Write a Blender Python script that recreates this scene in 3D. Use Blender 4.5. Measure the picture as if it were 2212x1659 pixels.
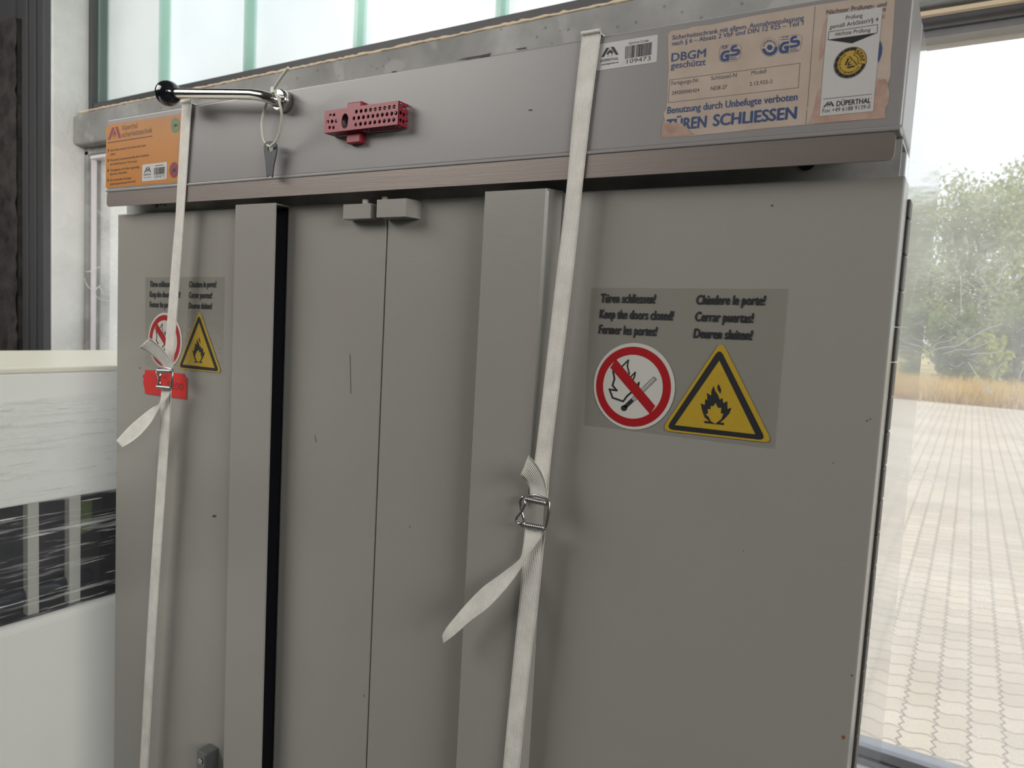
import bpy, bmesh, math, random
from mathutils import Vector, Matrix
from mathutils.geometry import delaunay_2d_cdt

for o in list(bpy.data.objects):
    bpy.data.objects.remove(o)
SC = bpy.context.scene
COL = SC.collection

# ------------------------------------------------------------------ camera
FPX, CX, CY = 1597.317, 1106.0, 829.5          # focal length and centre for a 2212x1659 frame
YAW, PITCH, ROLL = 0.55284101, -0.08698717, -0.05464966
H = 1.97                                        # height of the cabinet
CAM = Vector((1.26728673, -0.71351326, H - 0.2970479))
ROT = Matrix.Rotation(YAW, 3, 'Z') @ Matrix.Rotation(PITCH, 3, 'X') @ Matrix.Rotation(ROLL, 3, 'Y')
cam_d = bpy.data.cameras.new('camera')
cam_d.sensor_width = 36.0
cam_d.lens = FPX / 2212.0 * 36.0
cam_d.clip_start = 0.02
cam_d.clip_end = 500
cam_d.dof.use_dof = True
cam_d.dof.focus_distance = 0.92
cam_d.dof.aperture_fstop = 9.0
cam = bpy.data.objects.new('camera', cam_d)
COL.objects.link(cam)
M = Matrix((ROT.col[0], ROT.col[2], -ROT.col[1])).transposed().to_4x4()
M.translation = CAM
cam.matrix_world = M
SC.camera = cam

# ------------------------------------------------------------------ view, sky, sun, added fill lights
SC.view_settings.view_transform = 'Standard'
SC.view_settings.look = 'None'
SC.view_settings.gamma = 1.0
SC.view_settings.use_curve_mapping = False
SC.view_settings.exposure = 0.0

class NT:
    """small node-tree helper"""
    def __init__(s, tree):
        s.t = tree
        s.t.nodes.clear()
    def n(s, typ, **kw):
        nd = s.t.nodes.new(typ)
        for k, v in kw.items():
            if k.startswith('i_'):
                key = k[2:]
                key = int(key) if key.isdigit() else key.replace('_', ' ')
                s.set(nd.inputs[key], v)
            else:
                setattr(nd, k, v)
        return nd
    def set(s, sock, v):
        if hasattr(v, 'outputs'):
            v = v.outputs[0]
        if isinstance(v, bpy.types.NodeSocket):
            s.t.links.new(v, sock)
        else:
            if isinstance(v, (tuple, list)) and len(v) == 3 and sock.type == 'RGBA':
                v = (*v, 1)
            sock.default_value = v
    def math(s, op, a, b=0.0, c=0.0):
        nd = s.n('ShaderNodeMath', operation=op)
        for i, v in enumerate((a, b, c)):
            s.set(nd.inputs[i], v)
        return nd
    def mix(s, f, a, b, blend='MIX'):
        nd = s.n('ShaderNodeMix', data_type='RGBA', blend_type=blend)
        s.set(nd.inputs[0], f); s.set(nd.inputs[6], a); s.set(nd.inputs[7], b)
        return nd.outputs[2]
    def ramp(s, f, pts):
        nd = s.n('ShaderNodeValToRGB')
        s.set(nd.inputs[0], f)
        el = nd.color_ramp.elements
        while len(el) < len(pts):
            el.new(0.5)
        for e, (p, c) in zip(el, pts):
            e.position = p
            e.color = (*c, 1) if isinstance(c, (tuple, list)) else (c, c, c, 1)
        return nd.outputs[0]
    def coord(s, scale=(1, 1, 1), rot=(0, 0, 0), kind='Object', loc=(0, 0, 0)):
        tc = s.n('ShaderNodeTexCoord')
        mp = s.n('ShaderNodeMapping')
        s.set(mp.inputs['Vector'], tc.outputs[kind])
        mp.inputs['Scale'].default_value = scale
        mp.inputs['Rotation'].default_value = rot
        mp.inputs['Location'].default_value = loc
        return mp.outputs[0]
    def noise(s, vec, scale, detail=3, rough=0.55, dist=0.0):
        nd = s.n('ShaderNodeTexNoise')
        s.set(nd.inputs['Vector'], vec)
        nd.inputs['Scale'].default_value = scale
        nd.inputs['Detail'].default_value = detail
        nd.inputs['Roughness'].default_value = rough
        nd.inputs['Distortion'].default_value = dist
        return nd.outputs[0]

world = bpy.data.worlds.new('sky')
SC.world = world
world.use_nodes = True
w = NT(world.node_tree)
wc = w.coord(kind='Generated', scale=(1, 1, 2.2))
cl = w.ramp(w.noise(wc, 2.6, 5, 0.55, 0.4), [(0.42, 0.0), (0.62, 1.0)])
sep = w.n('ShaderNodeSeparateXYZ')
w.set(sep.inputs[0], w.n('ShaderNodeTexCoord').outputs['Generated'])
blue = w.ramp(sep.outputs[2], [(0.0, (0.90, 0.95, 1.0)), (0.35, (0.80, 0.89, 1.0)), (1.0, (0.45, 0.62, 0.95))])
skyc = w.mix(cl, blue, (1.0, 1.0, 1.0))
bg = w.n('ShaderNodeBackground', i_Color=skyc, i_Strength=1.55)
wo = w.n('ShaderNodeOutputWorld')
w.set(wo.inputs[0], bg)

sun_d = bpy.data.lights.new('sun', 'SUN')
sun_d.energy = 4.4
sun_d.angle = math.radians(3)
sun_d.color = (1.0, 0.93, 0.82)
sun = bpy.data.objects.new('sun', sun_d)
COL.objects.link(sun)
sun.rotation_euler = Vector((-0.74, 0.12, -0.66)).to_track_quat('-Z', 'Y').to_euler()

# added unseen area lights that brighten the cabinets, right and left behind the camera
for lx, ly, lz, en in ((5.4, -2.2, 3.0, 118), (-1.2, -1.5, 3.0, 54)):
    ld = bpy.data.lights.new('fill_light', 'AREA')
    ld.shape = 'RECTANGLE'
    ld.size, ld.size_y = 2.2, 1.1
    ld.energy = en
    ld.color = (1.0, 0.965, 0.92)
    lo = bpy.data.objects.new('fill_light', ld)
    COL.objects.link(lo)
    lo.location = (lx, ly, lz)
    lo.rotation_euler = (Vector((0.0, 0.0, 1.4)) - lo.location).to_track_quat('-Z', 'Y').to_euler()

# ------------------------------------------------------------------ pixel -> point on a real plane
def ray(px, py):
    return ROT @ Vector(((px - CX) / FPX, 1.0, -(py - CY) / FPX))
def at(px, py, Y=0.0):
    d = ray(px, py)
    return CAM + d * ((Y - CAM.y) / d.y)
def at_x(px, py, X):
    d = ray(px, py)
    return CAM + d * ((X - CAM.x) / d.x)
class Crop:
    def __init__(s, x, y, k): s.x, s.y, s.k = x, y, k
    def __call__(s, p): return (s.x + p[0] / s.k, s.y + p[1] / s.k)
FULL = Crop(0, 0, 1)
cA = Crop(1260, 0, 2.765); cB = Crop(200, 120, 4.608); cC = Crop(660, 180, 5.53)
cD = Crop(1240, 600, 4.148); cE = Crop(230, 560, 3.77); cF = Crop(900, 960, 3.606)
cO = Crop(220, 220, 6.91); cI = Crop(1420, 0, 5.353); cP = Crop(1720, 0, 5.72)
cG = Crop(1540, 70, 11.06); cS = Crop(1280, 70, 14.747); cQ = Crop(1790, 90, 18.43)
cR = Crop(300, 780, 18.43); cW = Crop(1880, 420, 3.455)

# ------------------------------------------------------------------ materials
def principled(name, col, rough=0.5, metal=0.0, var=0.0, vscale=6.0, bump=0.0, bscale=60.0, spec=0.5, coat=0.0, col2=None, stretch=(1, 1, 1)):
    m = bpy.data.materials.new(name)
    m.use_nodes = True
    t = NT(m.node_tree)
    p = t.n('ShaderNodeBsdfPrincipled', i_Roughness=rough, i_Metallic=metal)
    p.inputs['Specular IOR Level'].default_value = spec
    p.inputs['Coat Weight'].default_value = coat
    base = col
    if var or col2:
        nz = t.noise(t.coord(stretch), vscale, 4, 0.6)
        if col2:
            base = t.ramp(nz, [(0.35, col), (0.68, col2)])
        else:
            base = t.ramp(nz, [(0.25, tuple(c * (1 - var) for c in col)), (0.75, tuple(min(1, c * (1 + var)) for c in col))])
    t.set(p.inputs['Base Color'], base)
    if bump:
        b = t.n('ShaderNodeBump', i_Strength=bump, i_Distance=0.002)
        t.set(b.inputs['Height'], t.noise(t.coord(stretch), bscale, 3, 0.6))
        t.set(p.inputs['Normal'], b)
    o = t.n('ShaderNodeOutputMaterial')
    t.set(o.inputs[0], p)
    return m

def srgb(r, g, b):
    f = lambda c: (c / 255 / 12.92) if c <= 10 else ((c / 255 + 0.055) / 1.055) ** 2.4
    return (f(r), f(g), f(b))

MT = {}
MT['paint'] = principled('grey_paint', (0.295, 0.283, 0.260), 0.28, var=0.03, vscale=3, bump=0.06, bscale=220)
MT['header'] = principled('header_paint', (0.245, 0.235, 0.234), 0.34, var=0.03, vscale=4, bump=0.04, bscale=200)
MT['side'] = principled('side_paint', (0.45, 0.455, 0.48), 0.07, var=0.05, vscale=5, bump=0.05, bscale=18, spec=0.7, coat=0.6, stretch=(1, 1, 0.15))
MT['steel'] = principled('brushed_steel', (0.215, 0.185, 0.167), 0.42, 0.45, var=0.10, vscale=14, bump=0.05, bscale=160, stretch=(0.1, 1, 3))
MT['galv'] = principled('galvanised_steel', (0.46, 0.46, 0.45), 0.45, 0.35, var=0.25, vscale=22)
MT['chrome'] = principled('chrome_rod', (0.62, 0.61, 0.58), 0.17, 1.0, var=0.05, bump=0.05, bscale=120)
MT['wire'] = principled('buckle_wire', (0.42, 0.42, 0.41), 0.30, 1.0, var=0.15, vscale=60)
MT['black'] = principled('black_plastic', (0.008, 0.009, 0.014), 0.10, coat=0.5)
MT['dark'] = principled('dark_gap', (0.012, 0.013, 0.018), 0.6)
MT['hinge'] = principled('hinge_steel', (0.085, 0.078, 0.07), 0.5, 0.3, var=0.1)
MT['red'] = principled('red_lacquer', (0.27, 0.016, 0.034), 0.36, var=0.06, vscale=30)
MT['lock'] = principled('lock_metal', (0.16, 0.17, 0.17), 0.35, 0.6)
MT['tie'] = principled('nylon', (0.66, 0.66, 0.56), 0.42)
MT['key'] = principled('key_metal', (0.050, 0.054, 0.058), 0.5, 0.2, var=0.15, vscale=60)
MT['kraft'] = principled('aged_paper', (0.47, 0.385, 0.32), 0.72, col2=(0.405, 0.325, 0.265), vscale=28)
MT['torn'] = principled('torn_paper', (0.43, 0.30, 0.245), 0.85, col2=(0.35, 0.215, 0.17), vscale=70, bump=0.3, bscale=260)
MT['white'] = principled('white_paper', (0.52, 0.505, 0.50), 0.35, var=0.02, bump=0.25, bscale=90)
MT['orange'] = principled('orange_paper', (0.44, 0.165, 0.012), 0.45, var=0.06, vscale=10)
MT['blue_ink'] = principled('blue_ink', (0.030, 0.062, 0.16), 0.6)
MT['ink'] = principled('black_ink', (0.012, 0.012, 0.016), 0.55)
MT['grey_ink'] = principled('faded_ink', (0.055, 0.055, 0.075), 0.6)
MT['crimson'] = principled('crimson_ink', (0.19, 0.010, 0.022), 0.5)
MT['green'] = principled('green_dot', (0.115, 0.17, 0.055), 0.5)
MT['sign_red'] = principled('sign_red', (0.34, 0.010, 0.015), 0.35)
MT['sign_white'] = principled('sign_white', (0.54, 0.53, 0.49), 0.35)
MT['sign_yellow'] = principled('sign_yellow', (0.43, 0.29, 0.028), 0.35, var=0.06, vscale=40)
MT['seal_yellow'] = principled('seal_yellow', (0.46, 0.30, 0.05), 0.4)
MT['tag'] = principled('neon_red_paper', (0.60, 0.018, 0.014), 0.6, var=0.10, vscale=18)
MT['rust'] = principled('rust', (0.22, 0.07, 0.03), 0.8)
MT['white_lacquer'] = principled('white_lacquer', (0.93, 0.93, 0.89), 0.3, var=0.02, vscale=5)
MT['cream'] = principled('cream_lacquer', (0.88, 0.86, 0.73), 0.35)
MT['ladder'] = principled('pale_steel', (0.50, 0.49, 0.45), 0.5)
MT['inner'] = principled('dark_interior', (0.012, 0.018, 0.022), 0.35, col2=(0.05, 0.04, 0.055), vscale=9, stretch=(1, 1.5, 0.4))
MT['navy'] = principled('navy_tube', (0.01, 0.016, 0.032), 0.16)
MT['alu'] = principled('window_alu', (0.30, 0.30, 0.31), 0.42, 0.5, var=0.1, vscale=20)
MT['putty'] = principled('cream_putty', (0.72, 0.58, 0.42), 0.8, bump=0.6, bscale=90)
MT['white_frame'] = principled('white_frame', (0.74, 0.70, 0.72), 0.4)
MT['dark_metal'] = principled('dark_profile', (0.066, 0.066, 0.07), 0.55, var=0.12, vscale=9, stretch=(1, 1, 0.2))
MT['rough_dark'] = principled('dark_concrete', (0.058, 0.053, 0.048), 0.95, col2=(0.013, 0.012, 0.013), vscale=13, bump=1.0, bscale=30)
MT['floor'] = principled('hall_floor', (0.075, 0.072, 0.066), 0.7, var=0.15, vscale=2)
MT['hall'] = principled('hall_wall', (0.16, 0.156, 0.15), 0.9)
MT['bark'] = principled('bark', (0.16, 0.14, 0.12), 0.9, var=0.3, vscale=8)

def concrete(name, a, b, c, bump=0.5):
    m = bpy.data.materials.new(name); m.use_nodes = True
    t = NT(m.node_tree)
    co = t.coord()
    big = t.noise(co, 3.2, 5, 0.62)
    col = t.ramp(big, [(0.30, a), (0.55, b), (0.80, c)])
    pat = t.ramp(t.noise(co, 11, 2, 0.4), [(0.60, 0.0), (0.66, 1.0)])
    col = t.mix(t.math('MULTIPLY', pat, 0.35), col, c)
    vo = t.n('ShaderNodeTexVoronoi', i_Scale=48.0)
    t.set(vo.inputs['Vector'], co)
    rn = t.n('ShaderNodeSeparateColor'); t.set(rn.inputs[0], vo.outputs['Color'])
    pit = t.math('MULTIPLY', t.ramp(vo.outputs['Distance'], [(0.10, 1.0), (0.24, 0.0)]), t.math('GREATER_THAN', rn.outputs[0], 0.78))
    col = t.mix(t.math('MULTIPLY', pit, 0.45), col, tuple(x * 0.3 for x in a))
    p = t.n('ShaderNodeBsdfPrincipled', i_Roughness=0.9, i_Base_Color=col)
    bp = t.n('ShaderNodeBump', i_Strength=bump, i_Distance=0.006)
    t.set(bp.inputs['Height'], t.noise(co, 34, 5, 0.65))
    t.set(p.inputs['Normal'], bp)
    t.set(t.n('ShaderNodeOutputMaterial').inputs[0], p)
    return m
MT['concrete'] = concrete('beam_concrete', (0.20, 0.197, 0.19), (0.30, 0.297, 0.287), (0.45, 0.45, 0.44), 0.35)
MT['concrete_pale'] = concrete('pale_plaster', (0.66, 0.655, 0.64), (0.80, 0.795, 0.775), (0.90, 0.89, 0.87), 0.8)

def webbing_mat():
    m = bpy.data.materials.new('strap_webbing'); m.use_nodes = True
    t = NT(m.node_tree)
    uv = t.n('ShaderNodeTexCoord').outputs['UV']
    s = t.n('ShaderNodeSeparateXYZ'); t.set(s.inputs[0], uv)
    wv = t.math('SINE', t.math('MULTIPLY', s.outputs[0], 2 * math.pi * 11))
    h = t.math('MULTIPLY_ADD', wv, 0.5, 0.5)
    cord = t.ramp(h, [(0.0, (0.55, 0.515, 0.46)), (0.3, (0.90, 0.865, 0.80)), (1.0, (0.95, 0.92, 0.87))])
    wear = t.ramp(t.noise(t.coord(), 40, 3, 0.6), [(0.3, 0.82), (0.7, 1.0)])
    col = t.mix(1.0, cord, wear, 'MULTIPLY')
    p = t.n('ShaderNodeBsdfPrincipled', i_Roughness=0.45, i_Base_Color=col)
    b = t.n('ShaderNodeBump', i_Strength=0.8, i_Distance=0.0006); t.set(b.inputs['Height'], h)
    t.set(p.inputs['Normal'], b)
    t.set(t.n('ShaderNodeOutputMaterial').inputs[0], p)
    return m
MT['web'] = webbing_mat()

def film_mat():                      # clear self-adhesive film of the door signs
    m = bpy.data.materials.new('clear_film'); m.use_nodes = True
    t = NT(m.node_tree)
    co = t.coord()
    b = t.n('ShaderNodeBump', i_Strength=0.55, i_Distance=0.002)
    t.set(b.inputs['Height'], t.noise(co, 90, 3, 0.7))
    g = t.n('ShaderNodeBsdfGlossy', i_Roughness=0.12, i_Color=(1, 1, 1)); t.set(g.inputs['Normal'], b)
    tr = t.n('ShaderNodeBsdfTransparent', i_Color=(0.97, 0.972, 0.962))
    fr = t.n('ShaderNodeFresnel', i_IOR=1.45); t.set(fr.inputs['Normal'], b)
    front = t.math('SUBTRACT', 1.0, t.n('ShaderNodeNewGeometry').outputs['Backfacing'])
    mx = t.n('ShaderNodeMixShader'); t.set(mx.inputs[0], t.math('MULTIPLY', fr, front)); t.set(mx.inputs[1], tr); t.set(mx.inputs[2], g)
    t.set(t.n('ShaderNodeOutputMaterial').inputs[0], mx)
    return m
MT['film'] = film_mat()

def dirty_glass(name, haze, dirt, seed):
    m = bpy.data.materials.new(name); m.use_nodes = True
    t = NT(m.node_tree)
    co = t.coord(loc=(seed, 0, seed))
    veil = t.math('MULTIPLY', t.ramp(t.noise(co, 2.2, 5, 0.65), [(0.32, 0.25), (0.75, 1.0)]), haze)
    vo = t.n('ShaderNodeTexVoronoi', i_Scale=110.0); t.set(vo.inputs['Vector'], co)
    rnd = t.n('ShaderNodeSeparateColor'); t.set(rnd.inputs[0], vo.outputs['Color'])
    spot = t.math('MULTIPLY', t.ramp(vo.outputs['Distance'], [(0.08, 1.0), (0.24, 0.0)]), t.math('GREATER_THAN', rnd.outputs[0], 0.72))
    patch = t.ramp(t.noise(co, 4.5, 3, 0.5), [(0.42, 0.0), (0.62, 1.0)])
    nz = t.noise(t.coord(loc=(seed, 3, 1), scale=(1, 1, 1.5)), 13, 4, 0.7, 1.2)
    vein = t.ramp(t.math('ABSOLUTE', t.math('SUBTRACT', nz, 0.5)), [(0.0, 1.0), (0.016, 0.0)])
    sp = t.math('MULTIPLY', t.math('ADD', spot, t.math('MULTIPLY', vein, 0.30)), t.math('MULTIPLY', patch, dirt))
    fac = t.math('MINIMUM', t.math('ADD', veil, sp), 0.9)
    dust = t.n('ShaderNodeBsdfTranslucent', i_Color=(0.95, 0.93, 0.90))
    clear = t.n('ShaderNodeBsdfTransparent', i_Color=(0.97, 0.985, 0.975))
    gl = t.n('ShaderNodeBsdfGlossy', i_Roughness=0.02)
    m1 = t.n('ShaderNodeMixShader', i_0=0.04); t.set(m1.inputs[1], clear); t.set(m1.inputs[2], gl)
    m2 = t.n('ShaderNodeMixShader'); t.set(m2.inputs[0], fac); t.set(m2.inputs[1], m1); t.set(m2.inputs[2], dust)
    t.set(t.n('ShaderNodeOutputMaterial').inputs[0], m2)
    return m
MT['pane'] = dirty_glass('dirty_pane', 0.32, 0.6, 0.0)
MT['pane_left'] = dirty_glass('hazy_pane', 0.55, 0.6, 4.0)

def channel_glass(name, tint, amount):
    m = bpy.data.materials.new(name); m.use_nodes = True
    t = NT(m.node_tree)
    nz = t.ramp(t.noise(t.coord(), 1.6, 3, 0.5), [(0.3, tuple(c * 0.9 for c in tint)), (0.7, tint)])
    a = t.n('ShaderNodeBsdfTranslucent', i_Color=nz)
    b = t.n('ShaderNodeBsdfTransparent', i_Color=nz)
    mx = t.n('ShaderNodeMixShader', i_0=amount); t.set(mx.inputs[1], a); t.set(mx.inputs[2], b)
    g = t.n('ShaderNodeBsdfGlossy', i_Roughness=0.15)
    m2 = t.n('ShaderNodeMixShader', i_0=0.05); t.set(m2.inputs[1], mx); t.set(m2.inputs[2], g)
    t.set(t.n('ShaderNodeOutputMaterial').inputs[0], m2)
    return m
MT['uglass'] = channel_glass('channel_glass', (0.97, 1.0, 0.985), 0.55)
MT['uflange'] = channel_glass('channel_glass_edge', (0.86, 0.985, 0.94), 0.5)

def frosted():
    m = bpy.data.materials.new('fill_diffuser'); m.use_nodes = True
    t = NT(m.node_tree)
    nz = t.ramp(t.noise(t.coord(), 2.0, 3, 0.5), [(0.3, (0.84, 0.88, 0.86)), (0.7, (0.92, 0.95, 0.93))])
    t.set(t.n('ShaderNodeOutputMaterial').inputs[0], t.n('ShaderNodeBsdfTranslucent', i_Color=nz))  # diffuser for the added band in the right wall
    return m
MT['frosted'] = frosted()

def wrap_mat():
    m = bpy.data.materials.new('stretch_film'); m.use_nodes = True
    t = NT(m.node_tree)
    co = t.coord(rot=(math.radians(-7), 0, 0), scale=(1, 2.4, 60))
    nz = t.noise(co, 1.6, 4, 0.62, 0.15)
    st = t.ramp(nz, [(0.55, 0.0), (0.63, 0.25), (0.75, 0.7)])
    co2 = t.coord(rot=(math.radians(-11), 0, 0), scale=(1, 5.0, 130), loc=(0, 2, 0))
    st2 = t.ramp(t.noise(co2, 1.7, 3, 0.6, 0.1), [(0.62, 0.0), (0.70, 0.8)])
    f = t.math('MINIMUM', t.math('ADD', t.math('MAXIMUM', st, st2), 0.05), 0.9)  # white streaks paint window reflections into the film colour
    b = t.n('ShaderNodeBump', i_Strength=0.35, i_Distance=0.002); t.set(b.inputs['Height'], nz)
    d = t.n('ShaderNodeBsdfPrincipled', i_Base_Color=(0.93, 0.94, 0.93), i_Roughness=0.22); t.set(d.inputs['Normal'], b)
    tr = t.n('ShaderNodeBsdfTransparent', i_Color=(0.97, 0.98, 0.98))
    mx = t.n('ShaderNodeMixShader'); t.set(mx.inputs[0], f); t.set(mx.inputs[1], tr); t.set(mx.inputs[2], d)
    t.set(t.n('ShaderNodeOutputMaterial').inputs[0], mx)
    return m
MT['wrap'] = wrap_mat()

def paver_mat():
    m = bpy.data.materials.new('interlocking_pavers'); m.use_nodes = True
    t = NT(m.node_tree)
    s = t.n('ShaderNodeSeparateXYZ'); t.set(s.inputs[0], t.coord())
    x, y = s.outputs[0], s.outputs[1]
    PW, PH = 0.128, 0.142
    u0 = t.math('DIVIDE', x, PW); v0 = t.math('DIVIDE', y, PH)
    # wavy bed joints, zigzag cross joints
    v = t.math('ADD', v0, t.math('MULTIPLY', t.math('SINE', t.math('MULTIPLY', u0, 2 * math.pi)), 0.10))
    zz = t.math('PINGPONG', t.math('MULTIPLY', v0, 2.0), 0.5)
    u = t.math('ADD', u0, t.math('MULTIPLY', t.math('SUBTRACT', zz, 0.25), 0.30))
    fu = t.math('ABSOLUTE', t.math('SUBTRACT', t.math('FRACT', u), 0.5))
    fv = t.math('ABSOLUTE', t.math('SUBTRACT', t.math('FRACT', v), 0.5))
    ju = t.ramp(fu, [(0.455, 0.0), (0.49, 1.0)])
    jv = t.ramp(fv, [(0.46, 0.0), (0.49, 1.0)])
    joint = t.math('MAXIMUM', ju, jv)
    cid = t.n('ShaderNodeCombineXYZ'); t.set(cid.inputs[0], t.math('FLOOR', u)); t.set(cid.inputs[1], t.math('FLOOR', v))
    wn = t.n('ShaderNodeTexWhiteNoise', noise_dimensions='3D'); t.set(wn.inputs['Vector'], cid)
    stone = t.ramp(wn.outputs['Value'], [(0.0, (0.45, 0.38, 0.295)), (0.5, (0.49, 0.415, 0.325)), (1.0, (0.525, 0.445, 0.35))])
    spk = t.ramp(t.noise(t.coord(), 160, 3, 0.7), [(0.3, 0.72), (0.7, 1.12)])
    stone = t.mix(1.0, stone, spk, 'MULTIPLY')
    big = t.ramp(t.noise(t.coord(scale=(0.35, 1, 1)), 0.55, 4, 0.6), [(0.35, 0.80), (0.65, 1.08)])
    stone = t.mix(1.0, stone, big, 'MULTIPLY')
    col = t.mix(joint, stone, (0.17, 0.135, 0.10))
    p = t.n('ShaderNodeBsdfPrincipled', i_Roughness=0.85, i_Base_Color=col)
    b = t.n('ShaderNodeBump', i_Strength=0.8, i_Distance=0.006, invert=True); t.set(b.inputs['Height'], joint)
    t.set(p.inputs['Normal'], b)
    t.set(t.n('ShaderNodeOutputMaterial').inputs[0], p)
    return m
MT['pavers'] = paver_mat()
MT['meadow'] = principled('dry_meadow', (0.40, 0.27, 0.10), 0.9, col2=(0.28, 0.25, 0.09), vscale=0.6, bump=0.5, bscale=6)

def leafy(name, a, b):
    m = bpy.data.materials.new(name); m.use_nodes = True
    t = NT(m.node_tree)
    oi = t.noise(t.coord(), 1.4, 3, 0.7)
    col = t.ramp(oi, [(0.3, a), (0.7, b)])
    d = t.n('ShaderNodeBsdfDiffuse', i_Color=col)
    tl = t.n('ShaderNodeBsdfTranslucent', i_Color=col)
    mx = t.n('ShaderNodeMixShader', i_0=0.75 if 'thread' in name else 0.35); t.set(mx.inputs[1], d); t.set(mx.inputs[2], tl)
    t.set(t.n('ShaderNodeOutputMaterial').inputs[0], mx)
    return m
MT['leaf_a'] = leafy('birch_leaves', (0.17, 0.22, 0.08), (0.34, 0.37, 0.16))
MT['leaf_b'] = leafy('bush_leaves', (0.09, 0.14, 0.05), (0.22, 0.27, 0.09))
MT['leaf_c'] = leafy('lime_leaves', (0.24, 0.28, 0.05), (0.38, 0.40, 0.09))
MT['straw'] = leafy('straw', (0.50, 0.34, 0.12), (0.66, 0.47, 0.18))
MT['web_thread'] = leafy('cobweb_thread', (0.92, 0.92, 0.90), (0.97, 0.97, 0.96))

# ------------------------------------------------------------------ mesh helpers
def link(name, me, mat=None, parent=None):
    ob = bpy.data.objects.new(name, me)
    COL.objects.link(ob)
    if mat is not None:
        me.materials.append(MT[mat] if isinstance(mat, str) else mat)
    if parent is not None:
        ob.parent = parent
        if parent.type == 'EMPTY':
            ob.matrix_parent_inverse = Matrix.Translation(-parent.location)
    return ob

class MB:
    """collects geometry into one mesh object (world coordinates)"""
    def __init__(s):
        s.bm = bmesh.new()
        s.uv = None
    def raw(s, vs, fs, smooth=False):
        v = [s.bm.verts.new(p) for p in vs]
        for f in fs:
            try:
                fc = s.bm.faces.new([v[i] for i in f]); fc.smooth = smooth
            except ValueError:
                pass
        return s
    def box(s, x0, x1, y0, y1, z0, z1, bev=0.0, seg=2):
        b = bmesh.new()
        bmesh.ops.create_cube(b, size=1)
        for v in b.verts:
            v.co = Vector(((x0 + x1) / 2 + v.co.x * (x1 - x0), (y0 + y1) / 2 + v.co.y * (y1 - y0), (z0 + z1) / 2 + v.co.z * (z1 - z0)))
        if bev:
            bmesh.ops.bevel(b, geom=list(b.edges), offset=bev, segments=seg, profile=0.5, affect='EDGES')
        s.merge(b, smooth=False)
        return s
    def merge(s, b, smooth=False):
        mp = {}
        for v in b.verts:
            mp[v] = s.bm.verts.new(v.co)
        for f in b.faces:
            try:
                nf = s.bm.faces.new([mp[v] for v in f.verts]); nf.smooth = smooth
            except ValueError:
                pass
        b.free()
    def prism(s, loops, y0, y1):
        """polygon loops of (x, z) extruded along Y"""
        vs, fs = fill2d(loops)
        n = len(vs)
        s.raw([(x, y0, z) for x, z in vs], fs)
        s.raw([(x, y1, z) for x, z in vs], [tuple(reversed(f)) for f in fs])
        for lp in loops:
            k = len(lp)
            s.raw([(x, y0, z) for x, z in lp] + [(x, y1, z) for x, z in lp],
                  [(i, (i + 1) % k, k + (i + 1) % k, k + i) for i in range(k)])
        return s
    def tube(s, pts, r, seg=12, caps=True, radii=None):
        pts = [Vector(p) for p in pts]
        rings = []
        up = None
        for i, p in enumerate(pts):
            a = pts[max(i - 1, 0)]; c = pts[min(i + 1, len(pts) - 1)]
            d = (c - a).normalized()
            if up is None:
                up = d.orthogonal().normalized()
            up = (up - d * up.dot(d))
            if up.length < 1e-6: up = d.orthogonal()
            up.normalize()
            sd = d.cross(up)
            rr = radii[i] if radii else r
            rings.append([p + (up * math.cos(2 * math.pi * k / seg) + sd * math.sin(2 * math.pi * k / seg)) * rr for k in range(seg)])
        vs = [q for rg in rings for q in rg]
        fs = []
        for i in range(len(rings) - 1):
            for k in range(seg):
                fs.append((i * seg + k, i * seg + (k + 1) % seg, (i + 1) * seg + (k + 1) % seg, (i + 1) * seg + k))
        s.raw(vs, fs, True)
        if caps:
            s.raw(rings[0], [tuple(range(seg))[::-1]]); s.raw(rings[-1], [tuple(range(seg))])
        return s
    def sphere(s, c, r, seg=28, ring=18):
        b = bmesh.new()
        bmesh.ops.create_uvsphere(b, u_segments=seg, v_segments=ring, radius=r)
        bmesh.ops.translate(b, verts=b.verts, vec=Vector(c))
        s.merge(b, True)
        return s
    def build(s, name, mat, parent=None, weld=True, **props):
        if weld:
            bmesh.ops.remove_doubles(s.bm, verts=s.bm.verts, dist=1e-6)
        bmesh.ops.recalc_face_normals(s.bm, faces=s.bm.faces)
        me = bpy.data.meshes.new(name)
        s.bm.to_mesh(me); s.bm.free()
        ob = link(name, me, mat, parent)
        for k, v in props.items():
            ob[k] = v
        return ob

def fill2d(loops):
    """triangulate polygon loops (even-odd holes) -> verts2d, faces"""
    allp = [Vector(p) for lp in loops for p in lp]
    mnx = min(p[0] for p in allp); mny = min(p[1] for p in allp)
    k = max(max(p[0] for p in allp) - mnx, max(p[1] for p in allp) - mny) or 1
    vs, es = [], []
    for lp in loops:
        b = len(vs); n = len(lp)
        vs += [Vector(((p[0] - mnx) / k, (p[1] - mny) / k)) for p in lp]
        es += [(b + i, b + (i + 1) % n) for i in range(n)]
    v, e, f, *_ = delaunay_2d_cdt(vs, es, [], 2, 1e-7)
    nl = [[((p[0] - mnx) / k, (p[1] - mny) / k) for p in lp] for lp in loops]
    def inside(x, y):
        c = False
        for lp in nl:
            for i in range(len(lp)):
                (x1, y1), (x2, y2) = lp[i - 1], lp[i]
                if (y1 > y) != (y2 > y) and x < x1 + (x2 - x1) * (y - y1) / (y2 - y1):
                    c = not c
        return c
    keep = []
    for fc in f:
        if inside(sum(v[i][0] for i in fc) / len(fc), sum(v[i][1] for i in fc) / len(fc)):
            keep.append(tuple(fc))
    return [(p[0] * k + mnx, p[1] * k + mny) for p in v], keep

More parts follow.
